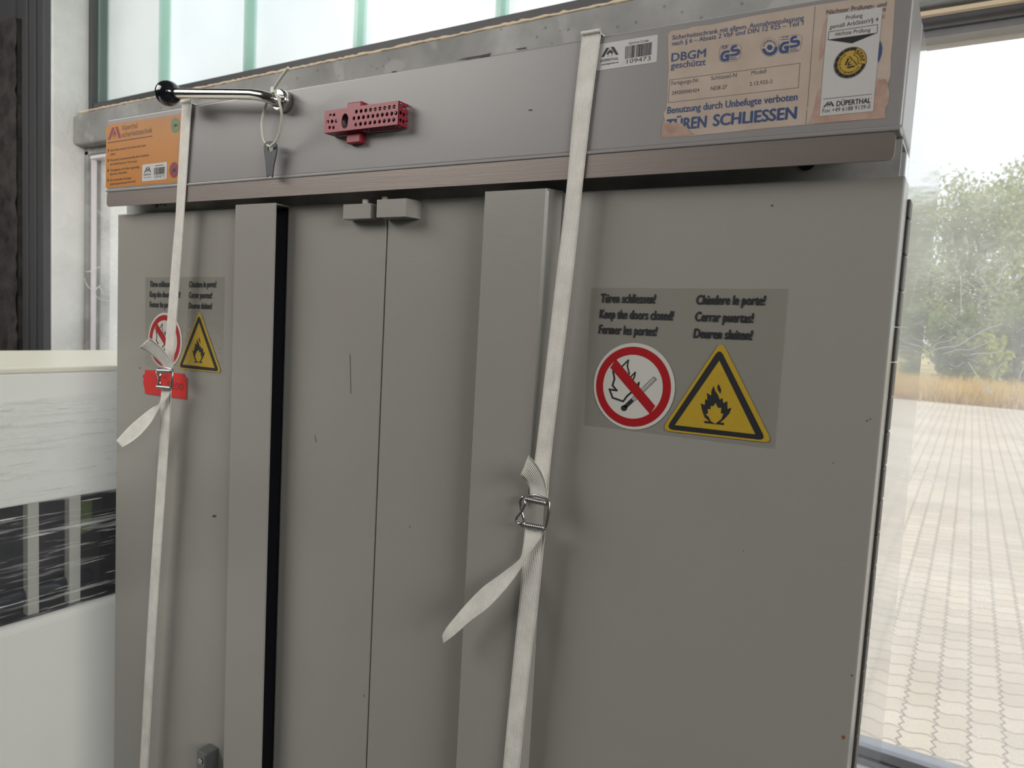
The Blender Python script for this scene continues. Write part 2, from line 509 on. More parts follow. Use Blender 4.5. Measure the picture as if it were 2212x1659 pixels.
def empty(name, loc, label=None, cat=None, group=None):
    o = bpy.data.objects.new(name, None)
    o.location = loc
    o.empty_display_size = 0.05
    COL.objects.link(o)
    tag(o, label, cat, group)
    return o
def tag(o, label=None, cat=None, group=None, kind=None):
    if label: o['label'] = label
    if cat: o['category'] = cat
    if group: o['group'] = group
    if kind: o['kind'] = kind
    return o
def struct(o):
    o['kind'] = 'structure'
    return o

# ------------------------------------------------------------------ flat print: lettering and shapes on a plane of constant Y
_tc = {}
def glyphs(txt, bold, res=3):
    key = (txt, bold, res)
    if key in _tc: return _tc[key]
    cu = bpy.data.curves.new('lettering_source', 'FONT')
    cu.body = txt; cu.size = 1.0; cu.offset = bold; cu.resolution_u = res
    ob = bpy.data.objects.new('lettering_source', cu)
    COL.objects.link(ob)
    bpy.context.view_layer.update()
    me = ob.evaluated_get(bpy.context.evaluated_depsgraph_get()).to_mesh()
    vs = [(v.co.x, v.co.y) for v in me.vertices]
    fs = [tuple(p.vertices) for p in me.polygons]
    bpy.data.objects.remove(ob); bpy.data.curves.remove(cu)
    x0 = min(v[0] for v in vs); x1 = max(v[0] for v in vs)
    _tc[key] = ([(v[0] - x0, v[1]) for v in vs], fs, x1 - x0)
    return _tc[key]
CAPH = 0.682

class Print:
    """flat marks printed on a sticker: everything added becomes one mesh at depth Y"""
    def __init__(s, Y, crop=FULL, off=(0, 0)):
        s.Y, s.crop, s.off = Y, crop, off
        s.vs, s.fs, s.marks = [], [], []
    def g(s):
        s.marks.append((len(s.vs), len(s.fs)))
    def w(s, p):
        q = at(*s.crop(p), s.Y)
        return Vector((q.x + s.off[0], s.Y, q.z + s.off[1]))
    def add3(s, vs, fs):
        b = len(s.vs)
        s.vs += [tuple(v) for v in vs]; s.fs += [tuple(i + b for i in f) for f in fs]
        return s
    def text(s, txt, p0, p1, cap, bold=0.0, shear=0.0, up=None):
        s.g()
        off = 0.0
        vs, fs, wd = glyphs(txt, off)
        a, b = s.w(p0), s.w(p1)
        ux = (b - a) / wd
        c = s.w((p0[0], p0[1] - cap)) if up is None else s.w(up)
        uy = (c - a) if up is not None else Vector((0, 0, (c - a).z))
        uy = uy / CAPH
        ex = bold - off
        for i, (dx, dy) in enumerate(((0, 0),) if ex <= 0.001 else ((-ex, 0), (ex, 0), (0, 0), (0, ex * 0.6), (0, -ex * 0.6))):
            lift = Vector((0, -1.2e-5 * i, 0))
            s.add3([a + lift + ux * (x + dx) + (uy + uy.length * shear * ux.normalized()) * (y + dy) for x, y in vs], fs)
        return s
    def poly(s, *loops):
        s.g()
        v, f = fill2d(loops)
        return s.add3([s.w(p) for p in v], f)
    def line(s, pts, wd, closed=False):
        s.g()
        pts = [Vector((p[0], p[1])) for p in pts]
        n = len(pts)
        for i in range(n if closed else n - 1):
            a, b = pts[i], pts[(i + 1) % n]
            d = (b - a).normalized(); q = Vector((-d.y, d.x)) * wd / 2; e = d * wd * 0.4
            lift = Vector((0, -1.2e-5 * (i % 2), 0))
            s.add3([s.w(c_) + lift for c_ in (a - e + q, b + e + q, b + e - q, a - e - q)], [(0, 1, 2, 3)])
        return s
    def ellipse(s, c, rx, ry, inner=None, a0=0, a1=360, n=72, rot=0):
        s.g()
        full = abs(a1 - a0) >= 360
        def P(k, f=1.0):
            a = math.radians(a0 + (a1 - a0) * k / n)
            x, y = rx * f * math.cos(a), -ry * f * math.sin(a)
            r = math.radians(rot)
            return (c[0] + x * math.cos(r) - y * math.sin(r), c[1] + x * math.sin(r) + y * math.cos(r))
        if inner:
            vs = [s.w(P(k)) for k in range(n + 1)] + [s.w(P(k, inner)) for k in range(n + 1)]
            return s.add3(vs, [(k, k + 1, n + 2 + k, n + 1 + k) for k in range(n)])
        pts = [s.w(P(k)) for k in range(n if full else n + 1)]
        return s.add3(pts, [tuple(range(len(pts)))])
    def words(s, p0, p1, cap, lens, gap=0.012):
        """an illegible line of very small print: one dash per word"""
        tot = sum(lens) + gap * 0
        x = 0.0
        d = (p1[0] - p0[0], p1[1] - p0[1])
        unit = 1.0 / (tot + 0.9 * (len(lens) - 1))
        for L in lens:
            a, b = x * unit, (x + L) * unit
            s.line([(p0[0] + d[0] * a, p0[1] + d[1] * a - cap / 2), (p0[0] + d[0] * b, p0[1] + d[1] * b - cap / 2)], cap * 0.7)
            x += L + 0.9
        return s
    def build(s, name, mat, parent, split=False, **props):
        cuts = (s.marks if split else [(0, 0)]) + [(len(s.vs), len(s.fs))]
        for (v0, f0), (v1, f1) in zip(cuts[:-1], cuts[1:]):
            if v1 == v0: continue
            me = bpy.data.meshes.new(name)
            me.from_pydata([Vector(v) for v in s.vs[v0:v1]], [], [tuple(i - v0 for i in f) for f in s.fs[f0:f1]])
            me.update()
            ob = link(name, me, mat, parent)
            for k, v in props.items():
                ob[k] = v
        return ob

def sheet(loop, crop, Y, th, name, mat, parent, off=(0, 0), **props):
    """a sticker: thin plate whose front lies at depth Y"""
    pts = [at(*crop(p), Y) for p in loop]
    return MB().prism([[(p.x + off[0], p.z + off[1]) for p in pts]], Y, Y + th).build(name, mat, parent, **props)

def rounded(pts, r, n=4):
    out = []
    k = len(pts)
    for i in range(k):
        p = Vector(pts[i][:2]); a = Vector(pts[i - 1][:2]); b = Vector(pts[(i + 1) % k][:2])
        da = (a - p); db = (b - p)
        ra = min(r, da.length * 0.45); rb = min(r, db.length * 0.45)
        A = p + da.normalized() * ra; B = p + db.normalized() * rb
        for j in range(n + 1):
            t = j / n
            q = A * (1 - t) ** 2 + p * 2 * t * (1 - t) + B * t * t
            out.append((q.x, q.y))
    return out

def ribbon(pairs, th, name, mat, parent, sub=4, **props):
    """strap: list of (left point, right point) in 3D, smoothed, with a U coordinate across"""
    L = [Vector(a) for a, b in pairs]; R = [Vector(b) for a, b in pairs]
    def cat(P):
        out = []
        for i in range(len(P) - 1):
            p0, p1, p2, p3 = P[max(i - 1, 0)], P[i], P[i + 1], P[min(i + 2, len(P) - 1)]
            for j in range(sub):
                t = j / sub
                out.append(0.5 * ((2 * p1) + (p2 - p0) * t + (2 * p0 - 5 * p1 + 4 * p2 - p3) * t * t + (3 * p1 - p0 - 3 * p2 + p3) * t ** 3))
        out.append(P[-1])
        return out
    L, R = cat(L), cat(R)
    bm = bmesh.new(); uvl = bm.loops.layers.uv.new('UVMap')
    n = len(L); K = 6
    front, back = [], []
    for i in range(n):
        t = (L[min(i + 1, n - 1)] + R[min(i + 1, n - 1)] - L[max(i - 1, 0)] - R[max(i - 1, 0)])
        nr = (R[i] - L[i]).cross(t)
        nr = nr.normalized() if nr.length > 1e-9 else Vector((0, -1, 0))
        front.append([bm.verts.new(L[i].lerp(R[i], k / K) + nr * th / 2) for k in range(K + 1)])
        back.append([bm.verts.new(L[i].lerp(R[i], k / K) - nr * th / 2) for k in range(K + 1)])
    def face(vs, us):
        f = bm.faces.new(vs); f.smooth = True
        for lp, u in zip(f.loops, us): lp[uvl].uv = u
    for i in range(n - 1):
        for k in range(K):
            us = [(k / K, i), ((k + 1) / K, i), ((k + 1) / K, i + 1), (k / K, i + 1)]
            face([front[i][k], front[i][k + 1], front[i + 1][k + 1], front[i + 1][k]], us)
            face([back[i + 1][k], back[i + 1][k + 1], back[i][k + 1], back[i][k]], [us[3], us[2], us[1], us[0]])
        for k in (0, K):
            face([front[i][k], front[i + 1][k], back[i + 1][k], back[i][k]], [(k / K, i)] * 4)
    for i in (0, n - 1):
        for k in range(K):
            face([front[i][k], front[i][k + 1], back[i][k + 1], back[i][k]], [(k / K, i)] * 4)
    me = bpy.data.meshes.new(name); bm.to_mesh(me); bm.free()
    ob = link(name, me, mat, parent)
    for k, v in props.items(): ob[k] = v
    return ob

# ================================================================== THE BUILDING
YG = 0.92            # plane of the clear windows
struct(MB().box(-6, 6, -9, 1.0, -0.2, 0.0).build('floor', 'floor'))
struct(MB().box(-6, 6, -9, 1.2, 4.5, 4.7).build('ceiling', 'hall'))
struct(MB().box(-6, 6, -9.2, -9, 0, 4.5).build('wall_rear', 'hall'))
WS = 2.4
g = MB().box(6, 6.2, -9, 1.0, 0, WS).box(6, 6.2, -9, 1.0, 4.1, 4.5).box(6, 6.2, -9, -8.4, WS, 4.1).box(6, 6.2, 0.2, 1.0, WS, 4.1)
struct(g.build('wall_right', 'hall'))
w4 = struct(empty('added_light_band', (6.1, -4, 0.9)))
for k in range(8):                                   # added translucent band, unseen, brightens faces turned to the right
    MB().box(6.08, 6.10, -8.4 + 1.075 * k + 0.01, -8.4 + 1.075 * (k + 1) - 0.01, WS, 4.1).build('fill_panel', 'frosted', w4)
struct(MB().box(-6.2, -6, -9, 1.0, 0, 4.5).build('wall_left', 'hall'))
# pier left of the windows: pale reveal towards the glass, dark profile and dark rough concrete towards the hall
struct(MB().box(-6, -1.70, 0.752, 1.2, 0, 4.5, 0.006).build('wall_back', 'concrete_pale'))
g = MB()
xs = [-1.705, -1.735, -1.765, -1.795, -1.825, -1.855, -1.88]
for i in range(6):
    g.box(xs[i + 1], xs[i], 0.726 + 0.007 * (i % 2), 0.752, 0, 4.5, 0.002)
struct(g.build('trim_1', 'dark_metal'))
random.seed(3)
b = bmesh.new()
bmesh.ops.create_grid(b, x_segments=40, y_segments=90, size=0.5)
for v in b.verts:
    x, z = v.co.x + 0.5, v.co.y + 0.5
    v.co = Vector((-2.9 + x * 1.01, 0.722 - random.random() * 0.010, z * 2.705))
mb = MB(); mb.merge(b, True)
mb.box(-2.9, -1.89, 0.724, 0.752, 0, 2.70)
struct(mb.build('trim_2', 'rough_dark'))
g = MB()
for i in range(14):
    g.box(-2.9 + i * 0.074, -2.9 + i * 0.074 + 0.066, 0.742 + 0.005 * (i % 2), 0.752, 2.71, 4.5)
struct(g.build('trim_3', 'dark_metal'))
# concrete lintel beam below the channel glass
ZB, ZT = H + 0.276, H + 0.408
g = MB()
prof = rounded([(0.83, ZB + 0.012), (0.83, ZT), (0.99, ZT + 0.012), (0.99, ZB + 0.012)], 0.014, 5)
bx = bmesh.new()
X0, X1, NX = -1.699, 5.99, 150
rings = []
for i in range(NX + 1):
    X = X0 + (X1 - X0) * i / NX
    k = 1.0 if i else 0.9
    zc = (ZB + ZT) / 2
    zslope = (X - 0.1) * 0.0115
    rings.append([bx.verts.new((X, y + random.uniform(-0.0006, 0.0006), zc + zslope + (z - zc) * k)) for y, z in prof])
n = len(prof)
for i in range(NX):
    for k in range(n):
        bx.faces.new([rings[i][k], rings[i][(k + 1) % n], rings[i + 1][(k + 1) % n], rings[i + 1][k]])
bx.faces.new(rings[0]); bx.faces.new(rings[-1][::-1])
g.merge(bx)
struct(g.build('wall_front', 'concrete'))
# crumbling mortar bead along the front of the lintel top
pts, rad = [], []
for i in range(260):
    X = -1.68 + i * 0.0125
    pts.append((X, 0.838, ZT + 0.0035 + (X - 0.1) * 0.0115 + random.uniform(-0.001, 0.0015)))
    rad.append(0.0022 + random.random() * 0.0028)
struct(MB().tube(pts, 0.008, 7, radii=rad).build('trim_4', 'putty'))
# steel channel that holds the glass
g = MB()
def beam(gm, x0, x1, y0, y1, z0, z1, slope=0.0115):
    v = []
    for x in (x0, x1):
        dz = (x - 0.1) * slope
        v += [(x, y0, z0 + dz), (x, y1, z0 + dz), (x, y1, z1 + dz), (x, y0, z1 + dz)]
    gm.raw(v, [(0, 1, 2, 3), (4, 7, 6, 5), (0, 4, 5, 1), (1, 5, 6, 2), (2, 6, 7, 3), (3, 7, 4, 0)])
beam(g, -1.699, 5.9, 0.888, 0.95, ZT - 0.01, ZT + 0.050)
struct(g.build('trim_5', 'dark_metal'))

# window_1: band of channel glass above the beam
w1 = struct(empty('window_1', (0, 0.92, ZT)))
MB().box(-1.699, -1.672, 0.885, 0.95, ZT, 4.5).build('jamb', 'dark_metal', w1)
joints = [at(343, 197, 0.9).x, at(527, 150, 0.9).x, at(765, 90, 0.9).x, at(1075, 14, 0.9).x]
joints = [-1.665] + joints + [joints[-1] + 0.49 * k for k in range(1, 9)]
for i in range(len(joints) - 1):
    a, c = joints[i] + 0.002, joints[i + 1] - 0.002
    dz = (a - 0.1) * 0.0115
    MB().box(a + 0.006, c - 0.006, 0.934, 0.940, ZT + 0.046 + dz, 4.5).build('glass_channel', 'uglass', w1)
    g = MB()
    g.box(a, a + 0.006, 0.902, 0.940, ZT + 0.046 + dz, 4.5)
    g.box(c - 0.006, c, 0.902, 0.940, ZT + 0.046 + dz, 4.5)
    g.build('glass_flange', 'uflange', w1)

# window_2 (left of the cabinet) and window_3 (right of it): dirty clear panes under the beam
zr = H - 1.128
def window(name, x0, x1, glass, frame, white):
    wn = struct(empty(name, ((x0 + x1) / 2, YG, 0)))
    dz0, dz1 = (x0 - 0.1) * 0.0115, (x1 - 0.1) * 0.0115
    g = MB()
    beam(g, x0, x1, 0.872, 0.96, ZB - 0.012, ZB + 0.03)                       # head
    g.box(x0, x0 + 0.022, 0.872, 0.96, 0, ZB + dz0)
    g.box(x1 - 0.022, x1, 0.872, 0.96, 0, ZB + dz1)
    g.build('frame', frame, wn)
    g = MB()
    beam(g, x0 + 0.022, x1 - 0.022, 0.88, 0.95, ZB - 0.026, ZB - 0.012)
    g.box(x0 + 0.022, x0 + 0.029, 0.884, 0.902, 0.03, ZB - 0.02 + dz0)
    g.build('glazing_bead', white, wn)
    g = MB()
    g.box(x0 + 0.03, x1 - 0.03, 0.905, 0.955, zr - 0.014, zr + 0.006, 0.002)
    g.box(x0 + 0.03, x1 - 0.03, 0.895, 0.95, zr - 0.026, zr - 0.016, 0.002)
    g.box(x0 + 0.03, x1 - 0.03, 0.885, 0.95, 0.0, 0.06)
    g.build('rail', 'alu', wn)
    MB().box(x0 + 0.03, x1 - 0.03, 0.878, 0.93, zr - 0.040, zr - 0.028, 0.002).build('lit_rail_top', 'white_frame', wn)  # white colour stands in for light on the lower rail's top
    MB().box(x0 + 0.02, x1 - 0.02, YG, YG + 0.004, zr, ZB + 0.0).build('pane', glass, wn)
    MB().box(x0 + 0.02, x1 - 0.02, YG, YG + 0.004, 0.05, zr - 0.03).build('pane', glass, wn)
    return wn
window('window_2', -1.698, 0.28, 'pane_left', 'concrete', 'white_frame')
window('window_3', 0.281, 3.6, 'pane', 'alu', 'alu')
struct(MB().box(3.6, 6, 0.86, 1.0, 0, ZB + 0.02).build('wall_side', 'hall'))
# putty line under the beam on the right
g = MB()
beam(g, 0.3, 3.6, 0.836, 0.848, ZB - 0.001, ZB + 0.0065)
struct(g.build('trim_6', 'putty'))

# ================================================================== OUTSIDE
struct(MB().box(-120, 120, 1.0, 23.5, -0.2, -0.005).build('pavement', 'pavers'))
struct(MB().box(-150, 150, 23.5, 260, -0.2, 0.0).build('meadow', 'meadow'))
random.seed(11)
vs, fs = [], []
for i in range(15000):
    y = 23.3 + 6.4 * random.random() ** 1.3
    x = random.uniform(-4, 7) if i < 9000 else random.uniform(-70, 12)
    h = random.uniform(0.25, 0.75); a = random.uniform(0, math.pi); wd = random.uniform(0.012, 0.03)
    dx, dy = math.cos(a) * wd, math.sin(a) * wd
    lx, ly = random.uniform(-0.2, 0.2), random.uniform(-0.2, 0.2)
    b0 = len(vs)
    vs += [(x - dx, y - dy, 0), (x + dx, y + dy, 0), (x + lx, y + ly, h)]
    fs.append((b0, b0 + 1, b0 + 2))
me = bpy.data.meshes.new('dry_grass'); me.from_pydata(vs, [], fs)
tag(link('dry_grass', me, 'straw'), 'golden dry grass growing along the far edge of the paving', 'grass', None, 'stuff')

def tree(name, x, y, h, wd, n, leaf, label, cat, seed, size=0.11, group=None, base=0.12):
    rnd = random.Random(seed)
    root = empty(name, (x, y, 0), label, cat, group)
    g = MB()
    clumps = []
    top = Vector((x + rnd.uniform(-.3, .3), y, h * 0.85))
    P0 = Vector((x, y, 0))
    trunk = [P0.lerp(top, t) + Vector((rnd.uniform(-.1, .1), rnd.uniform(-.1, .1), 0)) * (t * 2) for t in (0, .25, .5, .75, 1)]
    g.tube(trunk, 0.1, 7, radii=[0.02 * h * (1 - 0.85 * t) for t in (0, .25, .5, .75, 1)])
    for k in range(26):
        t = rnd.uniform(base, 1.0)
        st = P0.lerp(top, min(t, 1) * 0.9)
        env = wd * (0.35 + 0.65 * math.sin(math.pi * min(1, 0.15 + 0.85 * (1 - t) + 0.1)))
        a = rnd.uniform(0, 2 * math.pi); r = env * rnd.uniform(0.45, 1)
        e = Vector((x + r * math.cos(a), y + r * math.sin(a), h * t * rnd.uniform(0.95, 1.02) + rnd.uniform(0, 0.4)))
        g.tube([st, st.lerp(e, 0.5) + Vector((0, 0, 0.15)), e], 0.02, 5, radii=[0.005 * h, 0.003 * h, 0.0012 * h])
        clumps.append((e, rnd.uniform(0.11, 0.20) * h * 0.8))
        clumps.append((st.lerp(e, 0.55), rnd.uniform(0.10, 0.16) * h * 0.8))
    g.build('trunk', 'bark', root)
    vs, fs = [], []
    for i in range(n):
        c, r = clumps[rnd.randrange(len(clumps))]
        while True:
            d = Vector((rnd.uniform(-1, 1), rnd.uniform(-1, 1), rnd.uniform(-1, 1)))
            if d.length <= 1: break
        p = c + d * r
        if p.z < 0.05: p.z = 0.05 + rnd.random() * 0.3
        u = Vector((rnd.gauss(0, 1), rnd.gauss(0, 1), rnd.gauss(0, 1))).normalized()
        v = u.orthogonal().normalized()
        s1 = size * rnd.uniform(0.6, 1.3); s2 = s1 * 0.55
        b0 = len(vs)
        vs += [p - u * s1, p + v * s2, p + u * s1, p - v * s2]
        fs.append((b0, b0 + 1, b0 + 2, b0 + 3))
    me = bpy.data.meshes.new('foliage'); me.from_pydata(vs, [], fs)
    link('foliage', me, leaf, root)
    return root

def gx(px, y): return at(px, 800, y).x
tree('tree', gx(2096, 37), 37, 8.2, 1.6, 9000, 'leaf_a', 'pale green tree with rounded crown, nearest the middle of the right window view', 'tree', 1)
tree('tree', gx(2158, 44), 44, 10.0, 1.3, 6200, 'leaf_a', 'slender pale tree with a pointed top near the right picture edge', 'tree', 2, 0.13)
tree('tree', gx(2026, 51), 51, 10.2, 2.0, 7000, 'leaf_a', 'pale tree rising directly beside the cabinet side edge', 'tree', 3, 0.15)
tree('tree', gx(2228, 58), 58, 11.5, 2.6, 8000, 'leaf_a', 'green tree cut by the right edge of the picture', 'tree', 4, 0.16)
tree('tree', gx(2320, 40), 40, 8.0, 1.8, 7000, 'leaf_a', 'green tree standing beyond the right edge of the picture', 'tree', 14)
tree('shrub', gx(2052, 32.3), 32.3, 2.9, 0.9, 4200, 'leaf_b', 'dark green bush at the foot of the trees close to the cabinet', 'shrub', 5, 0.10, base=0.05)
tree('shrub', gx(2140, 31.2), 31.2, 1.7, 0.5, 2400, 'leaf_c', 'small lime green bush above the dry grass', 'shrub', 6, 0.09, base=0.05)
tree('shrub', gx(2206, 32.6), 32.6, 3.0, 0.8, 3600, 'leaf_b', 'dark green bush at the far right behind the dry grass', 'shrub', 7, 0.10, base=0.05)
lr = ray(232, 620)
for k, (py, D, hh, ww) in enumerate(((238, 34, 9.5, 3.6), (203, 46, 12.5, 4.4))):
    r = ray(py, 640); q = CAM + r * ((D - CAM.y) / r.y)
    tree('tree', q.x, q.y, hh, ww, 5200, 'leaf_a',
         ['hazy tree seen through the narrow window strip left of the cabinet', 'distant tree behind the left window frame'][k], 'tree', 20 + k, 0.2)

# ================================================================== THE SAFETY CABINET
cab = empty('safety_cabinet', (0.6, 0.3, 0), 'tall grey steel safety cabinet with folding doors, stickers and lever, strapped shut', 'cabinet')
XW = 1.2
DY = 0.0227          # front of the outer door panels
ZD = H - 0.1535      # top of the doors
MB().box(0, XW, 0.0915, 0.628, 0.10, H, 0.0015).build('body', 'side', cab, label='glossy pale side wall')
MB().box(0, XW, 0.0640, 0.0915, 0.10, H - 0.124, 0.001).build('door_frame', 'side', cab)
MB().box(0.002, XW - 0.002, 0.075, 0.60, 0.0, 0.10).build('plinth', 'dark', cab)
hd = MB().box(0, XW, 0, 0.0905, H - 0.1185, H, 0.0034, 4).build('header_panel', 'header', cab)
# chipped paint along the top edge of the header
pr = Print(-0.0003, FULL)
pr.poly([(985, 130), (1010, 124), (1040, 119), (1062, 114), (1058, 121), (1046, 123), (1030, 124.5), (1012, 128)])
pr.poly([(1112, 106), (1136, 102), (1139, 105), (1120, 108)])
pr.poly([(845, 154.5), (858, 152.5), (855, 155.5), (848, 156.5)])
pr.poly([(1140, 237), (1150, 236), (1149, 239), (1143, 239)])
pr.build('paint_chip', 'dark', hd, split=True, label='dark chips in the grey paint')
# bottom lip of header, with worn spots
MB().box(0.001, XW - 0.001, -0.0022, 0.02, H - 0.1205, H - 0.1165, 0.0012).build('lip', 'header', hd)
MB().prism([rounded([(0.003, H - 0.1207), (XW - 0.004, H - 0.1207), (XW - 0.004, H - 0.1445), (0.003, H - 0.1445)], 0.006, 4)], -0.001, 0.0015).build('cover_strip', 'steel', cab, label='brushed brownish steel strip')
trk = MB()
trk.box(0.004, XW - 0.002, 0.0335, 0.0365, H - 0.153, H - 0.119)
trk.box(0.004, XW - 0.002, 0.0365, 0.090, H - 0.1215, H - 0.119)
trk.build('door_track', 'galv', cab, label='dull galvanised track above the doors')
g = MB()
for px, py in ((353, 441), (335, 444)):
    p = at(px, py, 0.030)
    g.tube([(p.x, 0.033, p.z), (p.x, 0.026, p.z)], 0.0032, 10)
g.build('track_screw', 'chrome', cab)
p = at(1741, 357, 0.031)
MB().tube([(p.x, 0.0332, p.z + 0.004), (p.x, 0.0325, p.z + 0.004)], 0.0085, 20).build('track_hole', 'dark', cab)

# doors: hinged outer panel + cover rib + inner folding leaf
Z0 = 0.12
def outer_panel(x0, x1):
    return MB().box(x0, x1, DY, DY + 0.040, Z0, ZD, 0.0016, 2)
doorL = outer_panel(-0.0042, 0.345).build('door', 'paint', cab)
doorR = outer_panel(0.845, XW + 0.0042).build('door', 'paint', cab)
def rib(x0, x1, outer_left):
    yf, th, top = 0.0035, 0.0022, ZD + 0.0015
    if outer_left:
        prof = [(x0 - 0.0045, DY + 0.002), (x0 - 0.0045, DY - 0.0002), (x0 - 0.002, yf + 0.006), (x0, yf), (x1 - 0.001, yf), (x1, yf + 0.001), (x1, yf + th), (x0 + 0.003, yf + th), (x0 + 0.003, DY + 0.002)]
        cap = (x0, x1 - 0.002)
    else:
        prof = [(x1 + 0.008, DY + 0.002), (x1 + 0.008, DY - 0.0002), (x1, yf + 0.0025), (x1 - 0.003, yf), (x0 + 0.001, yf), (x0, yf + 0.001), (x0, yf + th), (x1 - 0.003, yf + th), (x1 - 0.003, DY + 0.002)]
        cap = (x0 + 0.002, x1)
    vs = [(x, y, Z0) for x, y in prof] + [(x, y, top) for x, y in prof]
    k = len(prof)
    v2, f2 = fill2d([prof])
    m = MB().raw(vs, [(i, (i + 1) % k, k + (i + 1) % k, k + i) for i in range(k)])
    m.raw([(x, y, top) for x, y in v2], f2)
    m.box(cap[0], cap[1], yf + 0.0012, 0.045, top - 0.0022, top - 0.0002)
    return m
rib(0.3325, 0.4185, True).build('cover_rib', 'paint', doorL)
rib(0.7735, 0.8575, False).build('cover_rib', 'paint', doorR)
YI = 0.0300
def leaf(x0, x1, r0, r1):
    n = 8
    prof = [(x0 + r0 * (1 - math.cos(math.pi / 2 * k / n)), YI + r0 * (1 - math.sin(math.pi / 2 * k / n))) for k in range(n + 1)]
    prof += [(x1 - r1 * (1 - math.sin(math.pi / 2 * k / n)), YI + r1 * (1 - math.cos(math.pi / 2 * k / n))) for k in range(n + 1)]
    prof += [(x1, YI + 0.032), (x0, YI + 0.032)]
    k = len(prof); top = ZD + 0.001
    v2, f2 = fill2d([prof])
    m = MB().raw([(x, y, Z0) for x, y in prof] + [(x, y, top) for x, y in prof], [(i, (i + 1) % k, k + (i + 1) % k, k + i) for i in range(k)])
    return m.raw([(x, y, top) for x, y in v2], f2)
lf = leaf(0.4085, 0.6019, 0.009, 0.0012).build('folding_leaf', 'paint', doorL)
leaf(0.6046, 0.7840, 0.0012, 0.009).build('folding_leaf', 'paint', doorR)
g = MB().box(0.345, 0.4105, 0.034, 0.0635, Z0, ZD - 0.001)  # black strips here paint the deep shade of the door gaps
g.build('gap_shade', 'dark', doorL, label='black strip painted as the shade in the fold gap')
MB().box(0.7845, 0.845, 0.034, 0.0635, Z0, ZD - 0.001).build('gap_shade', 'dark', doorR, label='black strip painted as the shade in the fold gap')
MB().box(0.598, 0.609, 0.0622, 0.0635, Z0, ZD - 0.001).build('gap_shade', 'dark', doorL, label='black strip painted as the shade behind the middle gap')
# latch blocks at the top of the folding leaves
bl0, bl1 = at(741, 450, 0.012), at(801, 448, 0.012)
MB().box(bl0.x, bl1.x, 0.012, YI + 0.0003, H - 0.1768, H - 0.1572, 0.0008).build('latch_block', 'paint', doorL)
br0, br1 = at(814, 445, 0.006), at(877, 443, 0.006)
pf = [(br0.x, 0.006), (br1.x, 0.006), (br1.x + 0.004, 0.024), (br1.x + 0.004, YI + 0.0003), (br0.x, YI + 0.0003)]
vs = [(x, y, H - 0.1768) for x, y in pf] + [(x, y, H - 0.1545) for x, y in pf]
MB().raw(vs, [tuple(range(5)), (9, 8, 7, 6, 5)] + [(i, (i + 1) % 5, 5 + (i + 1) % 5, 5 + i) for i in range(5)]).build('latch_block', 'paint', doorR)
for px_, par, z in ((790, doorL, H - 0.1572), (832, doorR, H - 0.1545)):
    q = at(px_, 425, 0.018)
    MB().tube([(q.x, 0.018, z - 0.001), (q.x, 0.018, z + 0.0060)], 0.0040, 12).build('bolt', 'tie' if par is doorL else 'putty', par)
# hinge of the right door: row of dark knuckles
p0, p1 = at(1965, 430, 0.0645).z, Z0 + 0.02
step = at(1960, 471, 0.0645).z - at(1949, 550, 0.0645).z
z = at(1960, 471, 0.0645).z
ztop = p0
while z > p1:
    MB().box(XW + 0.0005, XW + 0.0070, 0.0645, 0.088, z + 0.0006, ztop, 0.0012).build('hinge_knuckle', 'hinge', doorR, label='dark hinge knuckle')
    ztop = z - 0.0006
    z -= step
# lock at the lower left door
p = at(436, 1640, 0.0)
g = MB()
g.box(p.x - 0.0115, p.x + 0.0115, -0.002, DY + 0.001, p.z - 0.12, p.z + 0.0125, 0.002)
lk = g.build('lock', 'lock', cab, label='dark metal door lock')
MB().tube([(p.x, -0.0021, p.z - 0.002), (p.x, -0.004, p.z - 0.002)], 0.0045, 16).build('lock_cylinder', 'wire', lk)
pr = Print(DY - 0.0002, FULL)
for sx, sy, r in ((1822, 1593, 4), ):
    pr.ellipse((sx, sy), r, r * 1.1, n=14)
pr.build('rust_spot', 'rust', doorR, label='small orange rust spot')
pr = Print(DY - 0.0002, FULL)
for sx, sy, r in ((1668, 444, 2.0), (1873, 909, 1.6), (1880, 905, 1.4), (1606, 1190, 1.0), (1840, 1459, 1.6), (1800, 1000, 1.2), (463, 1115, 3), (302, 795, 1.3)):
    pr.ellipse((sx, sy), r * 1.6, r, n=10)
pr.build('dirt_speck', 'grey_ink', doorR, split=True, label='tiny dark specks')
pr = Print(YI - 0.0002, FULL)
for a_, b_ in (((756, 765), (758, 850)), ((680, 940), (683, 955)), ((1078, 948), (1080, 950)), ((884, 1137), (886, 1139)), ((786, 1500), (787, 1506))):
    pr.line([a_, b_], 1.4)
pr.build('dirt_speck', 'lock', doorL, split=True, label='thin scratches and specks')

# locking lever with black ball knob
p = at(*cB((1930, 468)), 0.0)
lev = MB().tube([(p.x, 0.001, p.z), (p.x, -0.014, p.z), (p.x, -0.0155, p.z)], 0.0145, 28, radii=[0.0145, 0.0145, 0.0128]).build('lever_boss', 'chrome', cab, label='round chrome lever boss')
def bz(px, Y):
    q = at(*cB(px), Y); return (q.x, q.y, q.z)
knob = bz((752, 376), -0.036)
path = [bz((1880, 462), -0.012), bz((1835, 448), -0.020), bz((1770, 428), -0.026), bz((1690, 402), -0.030), bz((1600, 387), -0.032), bz((1450, 383), -0.033), bz((1100, 379), -0.0345), bz((870, 376), -0.036), knob]
MB().tube(path, 0.0071, 20).build('lever_rod', 'chrome', lev, label='chrome rod')
MB().sphere(knob, 0.0182).build('knob', 'black', lev, label='glossy black ball knob')

